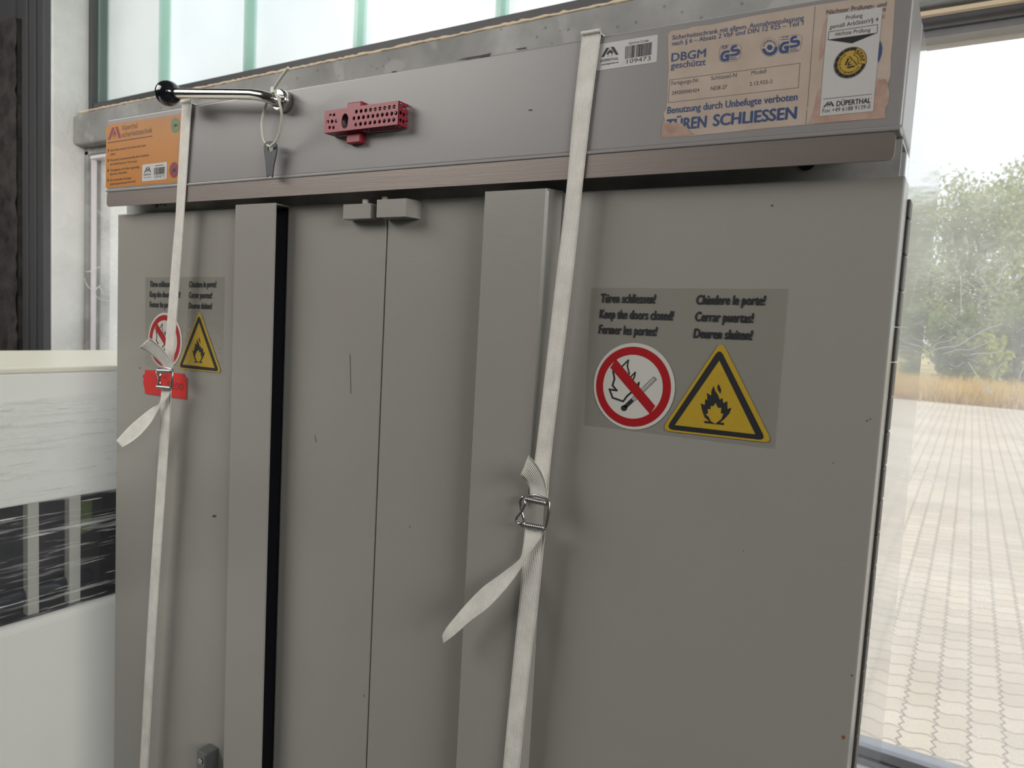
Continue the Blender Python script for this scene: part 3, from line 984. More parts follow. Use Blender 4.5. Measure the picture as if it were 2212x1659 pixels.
# red perforated guard over the thermostat
def pw(p, Y): q = at(*cC(p), Y); return (q.x, q.z)
cy0 = -0.019
fx0, fx1 = 0.5335, 0.6575
fz1, fz0 = H - 0.0435, H - 0.0715
holes = []
def hole(c, rx, ry): return [(c[0] + rx * math.cos(2 * math.pi * k / 14), c[1] + ry * math.sin(2 * math.pi * k / 14)) for k in range(14)]
hl = []
for i in range(9): hl.append((607 + (1058 - 607) * i / 8, 338 + (280 - 338) * i / 8))
for i in range(10): hl.append((578 + (1085 - 578) * i / 9, 418 + (355 - 418) * i / 9))
for i in range(9): hl.append((600 + (1052 - 600) * i / 8, 492 + (435 - 492) * i / 8))
hl += [(295, 385), (340, 380), (265, 460), (316, 455), (365, 450), (288, 528), (335, 526)]
R_ = 0.00245
for c in hl:
    q = pw(c, cy0)
    holes.append(hole((min(max(q[0], fx0 + 0.0035), fx1 - 0.0035), q[1]), R_, R_))
q = pw((470, 450), cy0)
holes.append(hole(q, 0.0062, 0.0095))
guard = MB().prism([[(fx0, fz0), (fx1, fz0), (fx1, fz1), (fx0, fz1)]] + holes, cy0, cy0 + 0.0012)
def side_sheet(gm, axis, const, a0, a1, b0, b1, holes_):
    v, f = fill2d([[(a0, b0), (a1, b0), (a1, b1), (a0, b1)]] + holes_)
    if axis == 'x': gm.raw([(const, a, b_) for a, b_ in v], f)
    else: gm.raw([(a, b_, const) for a, b_ in v], f)
zc = (fz0 + fz1) / 2
sideh = [hole((cy0 + 0.0045 + 0.006 * k, zc + dz + (0.0 if k % 2 else 0.001)), 0.0021, 0.0024) for k in range(3) for dz in (-0.0085, 0.0, 0.0085)]
side_sheet(guard, 'x', fx1, cy0, -0.0005, fz0, fz1, sideh)
side_sheet(guard, 'x', fx0, cy0, -0.0005, fz0, fz1, sideh)
both = [hole((fx0 + 0.056 + 0.0072 * k + (0.0036 if j else 0), cy0 + 0.005 + 0.0066 * j), 0.0024, 0.0022) for k in range(9) for j in range(2)]
side_sheet(guard, 'z', fz0, fx0, fx1, cy0, -0.0005, both)
side_sheet(guard, 'z', fz1, fx0, fx1, cy0, -0.0005, both)
gd = guard.build('thermostat_guard', 'red', cab, weld=True, label='red perforated guard box')
for (z0, z1) in ((fz1 - 0.001, fz1 + 0.0095), (fz0 - 0.0135, fz0 + 0.001)):
    MB().box(0.5640, 0.5885, -0.010, 0.0005, z0, z1, 0.0015).build('mounting_tab', 'red', gd)
MB().box(0.575, 0.652, -0.0095, -0.0005, zc - 0.008, zc + 0.008, 0.003).build('thermostat', 'black', gd, label='dark sensor inside the guard')
MB().tube([(q[0], -0.0005, q[1]), (q[0], -0.012, q[1])], 0.0072, 20).build('dial', 'lock', gd)
MB().box(q[0] - 0.001, q[0] + 0.001, -0.0135, -0.012, q[1] - 0.006, q[1] + 0.003).build('dial_pointer', 'red', gd)

# ------------------------------------------------------------------ stickers on the header
def logo(pr, P):
    """two slanted bars with a flame between, P maps unit square (x right, y down) to crop pixels"""
    pr.poly([P((0.0, 1.0)), P((0.16, 1.0)), P((0.48, 0.02)), P((0.30, 0.0))])
    pr.poly([P((0.84, 1.0)), P((1.0, 1.0)), P((0.73, 0.0)), P((0.54, 0.0))])
    fl = [(0.50, 0.20), (0.55, 0.36), (0.60, 0.30), (0.645, 0.55), (0.69, 0.52), (0.67, 0.75), (0.585, 0.93), (0.60, 0.80), (0.55, 0.68), (0.50, 0.62),
          (0.455, 0.70), (0.405, 0.82), (0.42, 0.94), (0.335, 0.78), (0.32, 0.55), (0.37, 0.58), (0.40, 0.36), (0.45, 0.42)]
    pr.poly([P(p) for p in fl])
    pr.poly([P((0.33, 0.99)), P((0.45, 0.99)), P((0.45, 1.03)), P((0.33, 1.03))])
    pr.poly([P((0.56, 0.99)), P((0.68, 0.99)), P((0.68, 1.03)), P((0.56, 1.03))])
def quad(tl, tr, br, bl):
    def f(p):
        x, y = p
        return tuple((tl[i] * (1 - x) + tr[i] * x) * (1 - y) + (bl[i] * (1 - x) + br[i] * x) * y for i in (0, 1))
    return f

# service code sticker
Y1, Y2, Y3, Y4, Y5, Y6 = -0.0003, -0.0004, -0.0006, -0.0007, -0.0009, -0.0010
st = sheet(rounded([(205, 378), (2080, 68), (2040, 945), (115, 1228)], 50), cS, Y1, 0.0003, 'service_sticker', 'white', cab, label='white service code sticker with barcode, right of the right strap')
def barcode(pr, q, seed, bars=None):
    rnd = random.Random(seed)
    x = 0.0
    while x < 1.0:
        wd = rnd.choice((0.012, 0.018, 0.03, 0.045)); 
        if x + wd > 1: break
        pr.poly([q((x, 0)), q((x + wd, 0)), q((x + wd, 1)), q((x, 1))])
        x += wd + rnd.choice((0.012, 0.016, 0.028))
pr = Print(Y2, cS)
barcode(pr, quad((1050, 450), (1905, 305), (1880, 712), (1035, 845)), 5)
pr.build('barcode', 'ink', st)
pr = Print(Y2, cS)
logo(pr, quad((270, 520), (830, 425), (830, 705), (275, 795)))
pr.build('emblem', 'ink', st)
pr = Print(Y2, cS)
pr.text('DÜPERTHAL', (255, 950), (828, 862), 78, 0.02)
pr.text('www.dueperthal.com', (255, 1055), (828, 965), 45, 0.03, 0.15)
pr.text('Service-Code:', (1155, 385), (1800, 285), 80)
pr.text('109473', (1085, 995), (1845, 885), 135, 0.0)
pr.build('lettering', 'ink', st, split=True)

# large aged information label
outline = [(505, 205), (525, 185), (560, 181), (620, 172), (652, 160), (760, 148), (860, 128), (1000, 97), (1180, 66), (1386, 30), (1500, 14), (1590, 0), (1720, -20), (1863, -38),
           (1860, 20), (1855, 120), (1846, 260), (1838, 330), (1835, 450), (1818, 500), (1828, 560), (1818, 620), (1802, 640), (1806, 705), (1700, 714), (1560, 722),
           (1330, 745), (1100, 765), (880, 788), (650, 812), (465, 826), (468, 780), (470, 740), (489, 722), (478, 680), (497, 650), (503, 520), (510, 420), (506, 300)]
lab = sheet(outline, cA, Y1, 0.0003, 'information_label', 'kraft', cab, label='large yellowed information label with torn edges and blue print')
pr = Print(Y2, cI)
pr.text('Sicherheitsschrank mit allgem. Ausnahmezulassung', (173, 462), (1692, 230), 52, 0.012)
pr.text('nach § 6 – Absatz 2 VbF und DIN 12 925 – Teil 1', (172, 528), (1686, 290), 50, 0.012)
pr.build('lettering', 'blue_ink', lab, split=True)
pr = Print(Y2, cI)
pr.text('DBGM', (162, 712), (556, 657), 92, 0.022)
pr.text('geschützt', (155, 795), (556, 750), 72, 0.018)
pr.text('Benutzung durch Unbefugte verboten', (115, 1315), (1617, 1157), 76, 0.03)
pr.text('TÜREN', (104, 1512), (560, 1470), 126, 0.042)
pr.text('SCHLIESSEN', (645, 1457), (1602, 1370), 128, 0.042)
pr.build('headline', 'blue_ink', lab, split=True)
pr = Print(Y2, cI)
pr.line([(143, 925), (1650, 730), (1630, 1013), (124, 1187)], 4.5, True)
pr.line([(1825, 75), (1735, 1238)], 4.5); pr.line([(1730, 1268), (1715, 1442)], 4.5)
pr.text('Fertigungs-Nr.', (162, 985), (487, 945), 46)
pr.text('Schlüssel-N', (620, 927), (915, 889), 46)
pr.text('Modell', (1087, 866), (1255, 845), 48)
pr.build('form_print', 'grey_ink', lab, split=True)
pr = Print(Y2, cI)
pr.text('249205045424', (166, 1097), (482, 1060), 40)
pr.text('NDB 27', (617, 1045), (805, 1024), 42)
pr.text('2.12.925-2', (1065, 992), (1330, 960), 42)
pr.build('typed_number', 'ink', lab, split=True)
# test marks
pr = Print(Y2, cG)
def gs(pr, dx, dy, k):
    def t(p): return (dx + p[0] * k, dy + p[1] * k)
    # G
    pr.poly([t(p) for p in [(400, 420), (400, 478), (330, 488), (285, 505), (250, 545), (240, 585), (248, 618), (268, 630), (320, 625), (318, 600), (285, 596), (278, 570), (292, 535), (330, 522),
                            (400, 515), (385, 680), (250, 696), (205, 680), (180, 640), (176, 580), (190, 520), (225, 470), (270, 440), (330, 428)]])
    # S
    pr.poly([t(p) for p in [(578, 295), (572, 352), (510, 362), (488, 380), (490, 400), (520, 398), (590, 388), (630, 400), (652, 440), (648, 490), (615, 530), (560, 556), (410, 577), (412, 520),
                            (540, 500), (580, 485), (582, 462), (560, 458), (470, 465), (432, 445), (418, 405), (430, 355), (470, 312), (520, 300)]])
gs(pr, 0, 0, 1)
gs(pr, 1396, -238, 1.06)
c = (1358, 358)
pr.ellipse(c, 66, 66, n=32)
pr.ellipse((1356, 365), 188, 190, 0.58, 188, 368, n=40)
pr.build('test_mark', 'blue_ink', lab)
pr = Print(Y2, cG)
pr.line(rounded([(172, 330), (590, 272), (690, 330), (672, 520), (610, 670), (240, 722), (150, 650), (158, 520)], 70, 5), 5, True)
pr.line(rounded([(1590, 108), (2040, 45), (2140, 110), (2120, 290), (2070, 440), (1830, 500), (1620, 505), (1570, 420)], 70, 5), 5, True)
n_ = 60
pr.line([(1356 + 212 * math.cos(2 * math.pi * k / n_), 355 + 222 * math.sin(2 * math.pi * k / n_)) for k in range(n_)], 5, True)
pr.text('TÜV', (190, 412), (345, 392), 78, 0.02, 0.2)
pr.words((412, 620), (545, 602), 22, (8,)); pr.words((412, 662), (575, 642), 24, (9,))
pr.words((1840, 420), (1995, 396), 22, (8,)); pr.words((1840, 462), (2025, 436), 24, (9,))
pr.words((1660, 135), (1800, 112), 26, (1, 2)); pr.words((1640, 190), (1815, 165), 26, (5, 3))
for k in range(16):                                        # tiny curved print around the disc
    a = math.radians(172 - k * 10.4)
    x0, y0 = 1356 + 138 * math.cos(a), 358 - 140 * math.sin(a)
    x1, y1 = 1356 + 172 * math.cos(a), 358 - 176 * math.sin(a)
    pr.line([(x0, y0), (x1, y1)], 13 if k % 3 else 17)
pr.build('test_mark_frame', 'blue_ink', lab)
# torn areas where the printed skin is missing
pr = Print(Y3, cI)
pr.poly([(46, 1588), (52, 1500), (60, 1412), (120, 1424), (200, 1418), (280, 1424), (300, 1440), (305, 1462), (340, 1452), (345, 1490), (378, 1500), (430, 1555), (250, 1572)])
pr.build('torn_patch', 'torn', lab, label='pinkish torn patch')
pr = Print(Y2, cP)
pr.poly([(130, 1532), (170, 1480), (200, 1400), (228, 1290), (245, 1180), (268, 1110), (298, 1085), (320, 1110), (300, 1440), (620, 1410), (945, 1375), (960, 1230), (985, 1060), (1000, 985), (1022, 968), (1050, 985), (1078, 972), (1108, 978), (1130, 1010), (1136, 1060), (1122, 1110), (1120, 1150), (1133, 1230), (1105, 1300), (1095, 1450), (700, 1490), (400, 1515)])
pr.poly([(395, 180), (420, 300), (330, 700), (280, 760), (300, 500), (340, 300)])
pr.build('torn_patch', 'torn', lab, split=True, label='pinkish torn patch around the white sticker')
pr = Print(Y3, cA)
pr.text('Nächster Prüfungs- und', (1452, 86), (1810, 36), 27)
pr.text('9', (1791, 72), (1805, 70), 24)
pr.text('/:', (1786, 110), (1803, 107), 20)
pr.build('lettering', 'grey_ink', lab, split=True)
pr = Print(Y3, cP)
pr.poly([(1038, 498), (1056, 560), (1062, 600), (1056, 660), (1040, 715), (1015, 772), (1000, 700)])
pr.build('seal_rest', 'blue_ink', lab)

# white inspection sticker with the round seal
ins = sheet([(390, 186), (1066, 86), (946, 1374), (288, 1436)], cP, Y4, 0.0003, 'inspection_sticker', 'white', cab, label='tall white inspection sticker with a round yellow and black seal')
pr = Print(Y4 - 0.0001, cP)
pr.text('Prüfung', (612, 242), (818, 212), 48)
pr.text('gemäß ArbStättV§ 4', (412, 357), (1012, 262), 48)
pr.line([(403, 393), (1007, 303), (1000, 407), (393, 492)], 6, True)
pr.text('nächste Prüfung', (482, 443), (915, 390), 48)
pr.poly([(393, 494), (1000, 408), (690, 536)])
pr.line([(335, 1225), (930, 1163)], 6)
pr.text('Fon +49 6188 9139-0', (322, 1395), (914, 1340), 50)
pr.build('lettering', 'ink', ins, split=True)
pr = Print(Y4 - 0.0001, cP)
def lg(p): return quad((355, 1262), (465, 1250), (470, 1312), (328, 1328))(p)
logo(pr, lg)
pr.text('DÜPERTHAL', (497, 1312), (917, 1270), 62, 0.03)
pr.ellipse((929, 1217), 4, 5, n=10)
pr.build('emblem', 'ink', ins)
sc = (862, 830)                                               # seal centre in cQ pixels
def sealP(a, r):
    """polar position on the (sheared) seal: a in degrees counter-clockwise from right"""
    ca, sa = math.cos(math.radians(a)), math.sin(math.radians(a))
    return (sc[0] + r * (ca * 672 + sa * 60 * 0.9), sc[1] - r * (sa * 640 + ca * 95))
def ring(pr, r0, r1, a0, a1, n=60):
    pts = [sealP(a0 + (a1 - a0) * k / n, r1) for k in range(n + 1)]
    if r0 > 0: pts += [sealP(a0 + (a1 - a0) * k / n, r0) for k in range(n, -1, -1)]
    else: pts = pts[:-1] if abs(a1 - a0) >= 360 else pts + [sc]
    return pr.poly(pts)
pr = Print(Y4 - 0.0001, cQ); ring(pr, 0, 1.0, 0, 360, 80); pr.build('seal_rim', 'kraft', ins)
pr = Print(Y4 - 0.0002, cQ); ring(pr, 0, 0.955, 0, 360, 80); pr.build('seal', 'seal_yellow', ins, label='yellow round seal')
pr = Print(Y4 - 0.0003, cQ)
A0, A1 = -14, 70                                              # the open sector of the year
for k in range(11):
    s0 = A1 + (360 - (A1 - A0)) * k / 11 + 0.7; s1 = A1 + (360 - (A1 - A0)) * (k + 1) / 11 - 0.7
    ring(pr, 0.75, 0.955, s0, s1, 10)
pr.line([sealP(A1, 0.95), sealP(A1, 0.47)], 22); pr.line([sealP(A0, 0.95), sealP(A0, 0.47)], 22)
pr.line([sealP(A0 + (A1 - A0) * k / 14, 0.47) for k in range(15)], 22)
pr.line([sealP(A0 + (A1 - A0) * k / 20, 0.94) for k in range(21)], 20)
pr.build('seal_ring', 'ink', ins)
pr = Print(Y4 - 0.0003, cQ)
# year, upside down along the sector
for ch, a in zip('2025', (3, 21, 38, 55)):
    pr.text(ch, sealP(a - 5.5, 0.84), sealP(a + 6.5, 0.84), 0, 0.03, up=sealP(a - 5.5, 0.60))
for i, ch in enumerate('SICHERHEITSTECHNIK'):
    a = -36 - i * (202 / 17.0)
    ctr = a
    hw = 1.3 if ch == 'I' else 4.2
    pr.text(ch, sealP(a + hw, 0.57), sealP(a - hw, 0.57), 0, 0.03, up=sealP(a + hw, 0.685))
# the emblem, turned on its side
def tri(p):
    x, y = p
    o = (690, 1040); ux = (120, -300); 
    a, b_, c_ = (640, 920), (760, 1060), None
    return None
pr.poly([(760, 640), (820, 680), (690, 958), (640, 915)])
pr.poly([(715, 1000), (1015, 945), (1055, 1000), (765, 1068)])
pr.poly([(740, 970), (770, 850), (860, 770), (885, 790), (830, 850), (815, 890), (850, 905), (905, 890), (930, 850), (955, 870), (900, 925), (850, 940)])
pr.text('düperthal', (1160, 915), (850, 560), 0, 0.02, up=(1105, 975))
pr.build('seal_print', 'ink', ins)

# orange operating instructions
org = sheet([(130, 336), (640, 262), (1215, 172), (1145, 1196), (58, 1286), (65, 400), (90, 372)], cO, Y1, 0.0003, 'instruction_label', 'orange', cab, label='orange operating instruction label at the left end of the header')
pr = Print(Y2, cO)
logo2 = quad((148, 388), (230, 372), (290, 538), (88, 570))
pr.poly([(88, 570), (128, 562), (192, 378), (150, 386)])
pr.poly([(200, 372), (238, 367), (290, 535), (248, 543)])
pr.poly([(188, 405), (205, 450), (216, 480), (212, 520), (192, 550), (202, 515), (192, 480), (176, 515), (184, 550), (164, 525), (165, 480)])
pr.build('emblem', 'crimson', org, label='crimson emblem')
pr = Print(Y2, cO)
pr.text('düperthal', (300, 420), (530, 388), 76, 0.0)
pr.text('sicherheitstechnik', (300, 530), (750, 457), 78, 0.0)
pr.build('headline', 'ink', org, split=True)
pr = Print(Y2, cO)
pr.words((92, 620), (750, 520), 17, (9, 1, 4, 8, 2, 6, 5, 2, 8, 6))
for y_, t1, e1, t2, s2, e2 in (
    ((98, 727), 'Sperrhebel niemals mit Gewalt nach unten', ((130, 740), (658, 662)), 'ziehen', (128, 801), (200, 789)),
    ((96, 877), 'Monatliche Funktionskontrolle durch Auslösen', ((125, 890), (702, 808)), 'mit Stellschlüssel am Thermostat', (125, 950), (524, 898)),
    ((94, 1025), 'Verriegelung und Rollen regelmäßig', ((128, 1038), (557, 986)), 'ölen bzw. einsprühen', (122, 1097), (378, 1062)),
    ((93, 1173), 'Bei eventuellen Störungen', ((128, 1186), (442, 1148)), 'Bedienungsanleitung beachten!', (120, 1246), (506, 1198))):
    pr.poly([(y_[0] - 9, y_[1] - 20), (y_[0] + 9, y_[1] - 23), (y_[0] + 9, y_[1] + 18), (y_[0] - 9, y_[1] + 21)])
    pr.text(t1, e1[0], e1[1], 33, 0.01)
    pr.text(t2, s2, e2, 33, 0.01)
pr.build('lettering', 'ink', org, split=True)
pr = Print(Y2, cO); pr.ellipse((1097, 350), 69, 119, rot=3, n=40); pr.build('green_dot', 'green', org, label='round green sticker')
pr = Print(Y3, cO); pr.text('DIN', (1072, 372), (1125, 364), 36, 0.02); pr.build('lettering', 'ink', org, split=True)
pr = Print(Y2, cO); pr.ellipse((1078, 1018), 68, 119, rot=3, n=40); pr.build('red_dot', 'crimson', org, label='round red sticker')
pr = Print(Y3, cO); logo(pr, quad((1055, 992), (1105, 985), (1105, 1040), (1050, 1050))); pr.build('emblem', 'ink', org)
st2 = sheet(rounded([(605, 938), (973, 896), (966, 1152), (600, 1192)], 18), cO, Y3, 0.0002, 'code_sticker', 'white', org, label='small white barcode sticker')
pr = Print(Y4, cO)
barcode(pr, quad((778, 985), (942, 966), (936, 1072), (776, 1092)), 5)
logo(pr, quad((640, 978), (728, 967), (735, 1052), (628, 1063)))
pr.text('DÜPERTHAL', (628, 1104), (735, 1092), 24, 0.02)
pr.words((626, 1138), (735, 1125), 8, (6,))
pr.words((800, 962), (912, 948), 14, (6, 5))
pr.text('109473', (785, 1143), (935, 1128), 44)
pr.build('lettering', 'ink', st2, split=True)

# ------------------------------------------------------------------ warning signs on both doors (same clear film sign twice)
def arc_loop(c, rx, ry, n=64, rot=0):
    r = math.radians(rot)
    out = []
    for k in range(n):
        x, y = rx * math.cos(2 * math.pi * k / n), ry * math.sin(2 * math.pi * k / n)
        out.append((c[0] + x * math.cos(r) - y * math.sin(r), c[1] + x * math.sin(r) + y * math.cos(r)))
    return out
def warning_sign(off, label):
    YS = DY - 0.0005
    s = sheet([(150, 90), (1925, 98), (1800, 1535), (90, 1320)], cD, YS, 0.00015, 'warning_sign', 'film', cab, off, label=label)
    k = [0]
    def P():
        k[0] += 1
        return Print(YS - 0.00008 * k[0], cD, off)
    pr = P()
    for tx, a, b_, c in (('Türen schliessen!', (238, 220), (724, 228), 76), ('Keep the doors closed!', (230, 360), (884, 380), 76), ('Fermer les portes!', (222, 498), (737, 520), 76),
                         ('Chiudere le porte!', (1095, 236), (1707, 244), 80), ('Cerrar puertas!', (1084, 386), (1600, 402), 80), ('Deuren sluiten!', (1072, 536), (1591, 556), 80)):
        pr.text(tx, a, b_, c, 0.055, 0.06)
    pr.build('lettering', 'ink', s, split=True, label='bold black lettering')
    pr = P(); pr.poly(arc_loop((540, 972), 364, 388, rot=-6)); pr.build('no_flames_disc', 'sign_white', s, label='white disc')
    pr = P()
    for pts, wd in (([(350, 838), (362, 905), (345, 965), (383, 1010), (318, 1000), (345, 1075), (440, 1108), (475, 1060), (520, 1022)], 17),
                    ([(425, 800), (487, 738), (478, 790), (495, 862)], 14), ([(505, 892), (548, 848), (542, 885), (525, 918)], 14), ([(563, 962), (583, 938), (576, 980)], 13)):
        pr.line(pts, wd)
    pr.line([(515, 1083), (715, 888), (738, 912), (540, 1105)], 6); pr.line([(528, 1094), (726, 905)], 5)
    pr.poly([(512, 1080), (538, 1108), (470, 1170), (440, 1150)])
    pr.poly(arc_loop((448, 1168), 29, 27, 20))
    pr.build('match_symbol', 'ink', s)
    pr = P()
    pr.poly(arc_loop((533, 976), 335, 359, rot=-6), arc_loop((528, 976), 268, 287, rot=-6))
    pr.build('prohibition_ring', 'sign_red', s, label='red ring')
    pr = P(); pr.poly([(325, 805), (375, 728), (728, 1150), (680, 1222)]); pr.build('prohibition_bar', 'sign_red', s, label='red diagonal bar')
    pr = P(); pr.poly(rounded([(1322, 560), (1780, 1482), (780, 1368)], 90, 8)); pr.build('hazard_triangle', 'sign_yellow', s, label='yellow triangle')
    pr = P()
    pr.poly(rounded([(1306, 628), (1722, 1458), (820, 1356)], 75, 8), [(1302, 742), (1625, 1403), (903, 1320)])
    pr.build('triangle_border', 'ink', s)
    pr = P()
    pr.poly([(1168, 1282), (1212, 1287), (1170, 1250), (1148, 1190), (1135, 1125), (1172, 1140), (1176, 1086), (1195, 1096), (1190, 1030), (1228, 1056), (1232, 1010), (1252, 968), (1264, 1012),
             (1290, 1050), (1305, 1092), (1330, 1078), (1337, 1122), (1374, 1106), (1375, 1175), (1412, 1164), (1392, 1215), (1350, 1262), (1308, 1297), (1345, 1301), (1343, 1320), (1167, 1302)],
            [(1268, 1120), (1288, 1165), (1320, 1165), (1315, 1213), (1339, 1220), (1318, 1268), (1265, 1308), (1225, 1285), (1205, 1245), (1180, 1226), (1201, 1212), (1196, 1176), (1222, 1178), (1224, 1148), (1248, 1150)])
    pr.poly([(1296, 950), (1320, 1005), (1312, 1042), (1288, 1005), (1283, 975)])
    pr.build('flame_symbol', 'ink', s)
    return s
warning_sign((0, 0), 'clear film warning sign on the right door')
warning_sign((-0.8286, -0.0022), 'clear film warning sign on the left door, crossed by the left strap')
# neon red paper tag behind the left buckle
YT = DY - 0.0016
tg = sheet([(245, 348), (660, 375), (1370, 470), (1790, 500), (1800, 615), (1895, 665), (1885, 1520), (1300, 1440), (860, 1380), (240, 1290), (225, 1090), (170, 870), (190, 700), (140, 590), (235, 500)], cR, YT, 0.0004, 'paper_tag', 'tag', cab, label='torn neon red paper tag with a handwritten number')
pr = Print(YT - 0.0001, cR)
pr.text('5200', (1120, 1085), (1760, 1185), 280, -0.004)
pr.text('NG', (960, 700), (1110, 715), 100, 0.0)
pr.build('lettering', 'crimson', tg, split=True)

# ================================================================== STRAPS
def tri_pts(crop, a, b, Y):
    p, q = at(*crop(a), Y), at(*crop(b), Y)
    return (tuple(p), tuple(q))
def strap(label, top, upper, lower, tail_up, tail_dn, wires, bars, ys):
    root = empty('lashing_strap', (upper[0][0][0], -0.004, 0), label, 'strap', 'webbing straps around the cabinet')
    root['group'] = 'webbing straps around the cabinet'
    ribbon(top + upper, 0.0011, 'webbing', 'web', root)
    ribbon(lower, 0.0011, 'webbing', 'web', root)
    ribbon(tail_up, 0.0011, 'loose_end', 'web', root, 5, label='short loose strap end above the buckle')
    ribbon(tail_dn, 0.0011, 'loose_end', 'web', root, 5, label='twisted loose strap end below the buckle')
    bk = MB()
    for wpts, r in wires:
        bk.tube(wpts, r, 10)
    bk = bk.build('buckle', 'wire', root, label='bent wire buckle')
    for (a, b_, r) in bars:
        a, b_ = Vector(a), Vector(b_)
        pts, rad = [], []
        N = 13
        for i in range(N):
            for f, k in ((0.0, 0.78), (0.25, 1.0), (0.75, 1.0)):
                pts.append(a.lerp(b_, (i + f) / N)); rad.append(r * k)
        pts.append(b_); rad.append(r * 0.8)
        MB().tube(pts, r, 14, radii=rad).build('grip_bar', 'wire', bk, label='ribbed steel bar')
    return root
YS_ = -0.0032
def seg(crop, lst, Y): return [tri_pts(crop, a, b_, Y[i] if isinstance(Y, (list, tuple)) else Y) for i, (a, b_) in enumerate(lst)]
# right strap
a, b_ = at(1257, 82, YS_), at(1297.5, 75, YS_)
top = [((a.x, 0.6305, 0.3), (b_.x, 0.6305, 0.3)), ((a.x, 0.6305, H - 0.03), (b_.x, 0.6305, H - 0.03)), ((a.x, 0.6290, H + 0.0012), (b_.x, 0.6290, H + 0.0012)), ((a.x, 0.55, H + 0.0014), (b_.x, 0.55, H + 0.0014)), ((a.x, 0.08, H + 0.0014), (b_.x, 0.08, H + 0.0014)), ((a.x, 0.0, H + 0.0012), (b_.x, 0.0, H + 0.0012))]
up = [((a.x, YS_, H - 0.002), (b_.x, YS_, H - 0.002))] + seg(FULL, [((1238.5, 250), (1276, 240)), ((1223, 420), (1256, 420)), ((1199.5, 620), (1234.4, 620)), ((1160, 960), (1193, 960)), ((1143, 1085), (1182, 1090))], YS_)
lo = seg(cF, [((850, 625), (1003, 650)), ((845, 690), (1000, 690)), ((800, 1240), (945, 1240)), ((757, 1659), (890, 1659))], YS_) + seg(FULL, [((1087, 1659), (1122, 1659))], YS_)
q = at(1060, 1950, YS_); q2 = at(1096, 1950, YS_); lo.append((tuple(q), tuple(q2)))
tu = seg(cF, [((880, 425), (1022, 440)), ((885, 385), (1022, 405)), ((880, 335), (1012, 335)), ((858, 292), (988, 252)), ((830, 262), (945, 170)), ((810, 240), (875, 85))], [-0.008, -0.0095, -0.011, -0.014, -0.019, -0.026])
td = seg(cF, [((848, 640), (1000, 665)), ((835, 760), (955, 745)), ((815, 868), (875, 850)), ((775, 918), (840, 915)), ((650, 1015), (775, 1020)), ((520, 1110), (690, 1130)), ((400, 1230), (560, 1270)), ((300, 1345), (420, 1375)), ((235, 1425), (300, 1480)), ((198, 1490), (208, 1548))],
         [-0.006, -0.007, -0.009, -0.011, -0.014, -0.017, -0.02, -0.024, -0.027, -0.03])
def wp(crop, lst, Y): return [tuple(at(*crop(p), Y - (0.0015 if i % 2 else 0))) for i, p in enumerate(lst)]
YB = -0.0085
wires = [(wp(cF, [(860, 418), (825, 410), (806, 440), (812, 500), (830, 560), (838, 598)], YB), 0.0016),
         (wp(cF, [(850, 420), (845, 470), (815, 525), (780, 570), (775, 600), (795, 618), (850, 612)], YB - 0.003), 0.0016),
         (wp(cF, [(860, 400), (935, 395), (1010, 420), (1032, 455), (1028, 540), (1010, 625), (990, 662)], YB), 0.0017)]
bars = [(at(*cF((850, 425)), YB - .002), at(*cF((1012, 460)), YB - .002), 0.0031), (at(*cF((815, 622)), YB - .002), at(*cF((1000, 655)), YB - .002), 0.0031)]
strap('white ribbed webbing strap over the cabinet between its right rib and right door sign', top, up, lo, tu, td, wires, bars, None)
# left strap
a, b_ = at(393.8, 230, YS_), at(413.8, 228, YS_)
top = [((a.x, 0.6305, 0.3), (b_.x, 0.6305, 0.3)), ((a.x, 0.6305, H - 0.03), (b_.x, 0.6305, H - 0.03)), ((a.x, 0.6290, H + 0.0012), (b_.x, 0.6290, H + 0.0012)), ((a.x, 0.55, H + 0.0014), (b_.x, 0.55, H + 0.0014)), ((a.x, 0.08, H + 0.0014), (b_.x, 0.08, H + 0.0014)), ((a.x, 0.0, H + 0.0012), (b_.x, 0.0, H + 0.0012))]
up = [((a.x, YS_, H - 0.002), (b_.x, YS_, H - 0.002))] + seg(FULL, [((383.4, 404), (401.8, 402)), ((379, 480), (396.4, 480)), ((371.9, 560), (390.5, 560)), ((356, 770), (375, 775)), ((354, 800), (373, 802))], YS_)
lo = seg(FULL, [((349.8, 835), (370.5, 838)), ((349.0, 850), (369.5, 850)), ((342, 1000), (361, 1000)), ((322, 1300), (340.4, 1300)), ((302, 1659), (319, 1659)), ((284, 1950), (301, 1950))], YS_)
tu = seg(cE, [((450, 890), (540, 885)), ((462, 870), (542, 865)), ((438, 840), (535, 838)), ((395, 800), (500, 785)), ((330, 750), (432, 705)), ((268, 718), (350, 640))], [-0.008, -0.009, -0.011, -0.015, -0.022, -0.030])
td = seg(cE, [((450, 1062), (526, 1060)), ((440, 1150), (508, 1110)), ((420, 1185), (455, 1185)), ((375, 1208), (415, 1235)), ((300, 1265), (372, 1315)), ((200, 1350), (288, 1420)), ((140, 1412), (205, 1488)), ((80, 1480), (128, 1532))],
         [-0.006, -0.008, -0.010, -0.012, -0.017, -0.023, -0.027, -0.031])
wires = [(wp(cE, [(410, 905), (408, 925), (430, 985), (440, 1020)], YB), 0.0016), (wp(cE, [(450, 925), (432, 965), (425, 1010), (412, 1045)], YB - .002), 0.0016),
         (wp(cE, [(425, 893), (480, 885), (530, 893), (540, 915), (535, 980), (528, 1035), (515, 1058)], YB), 0.0018)]
bars = [(at(*cE((415, 908)), YB - .002), at(*cE((530, 912)), YB - .002), 0.0031), (at(*cE((412, 1040)), YB - .002), at(*cE((525, 1050)), YB - .002), 0.0031)]
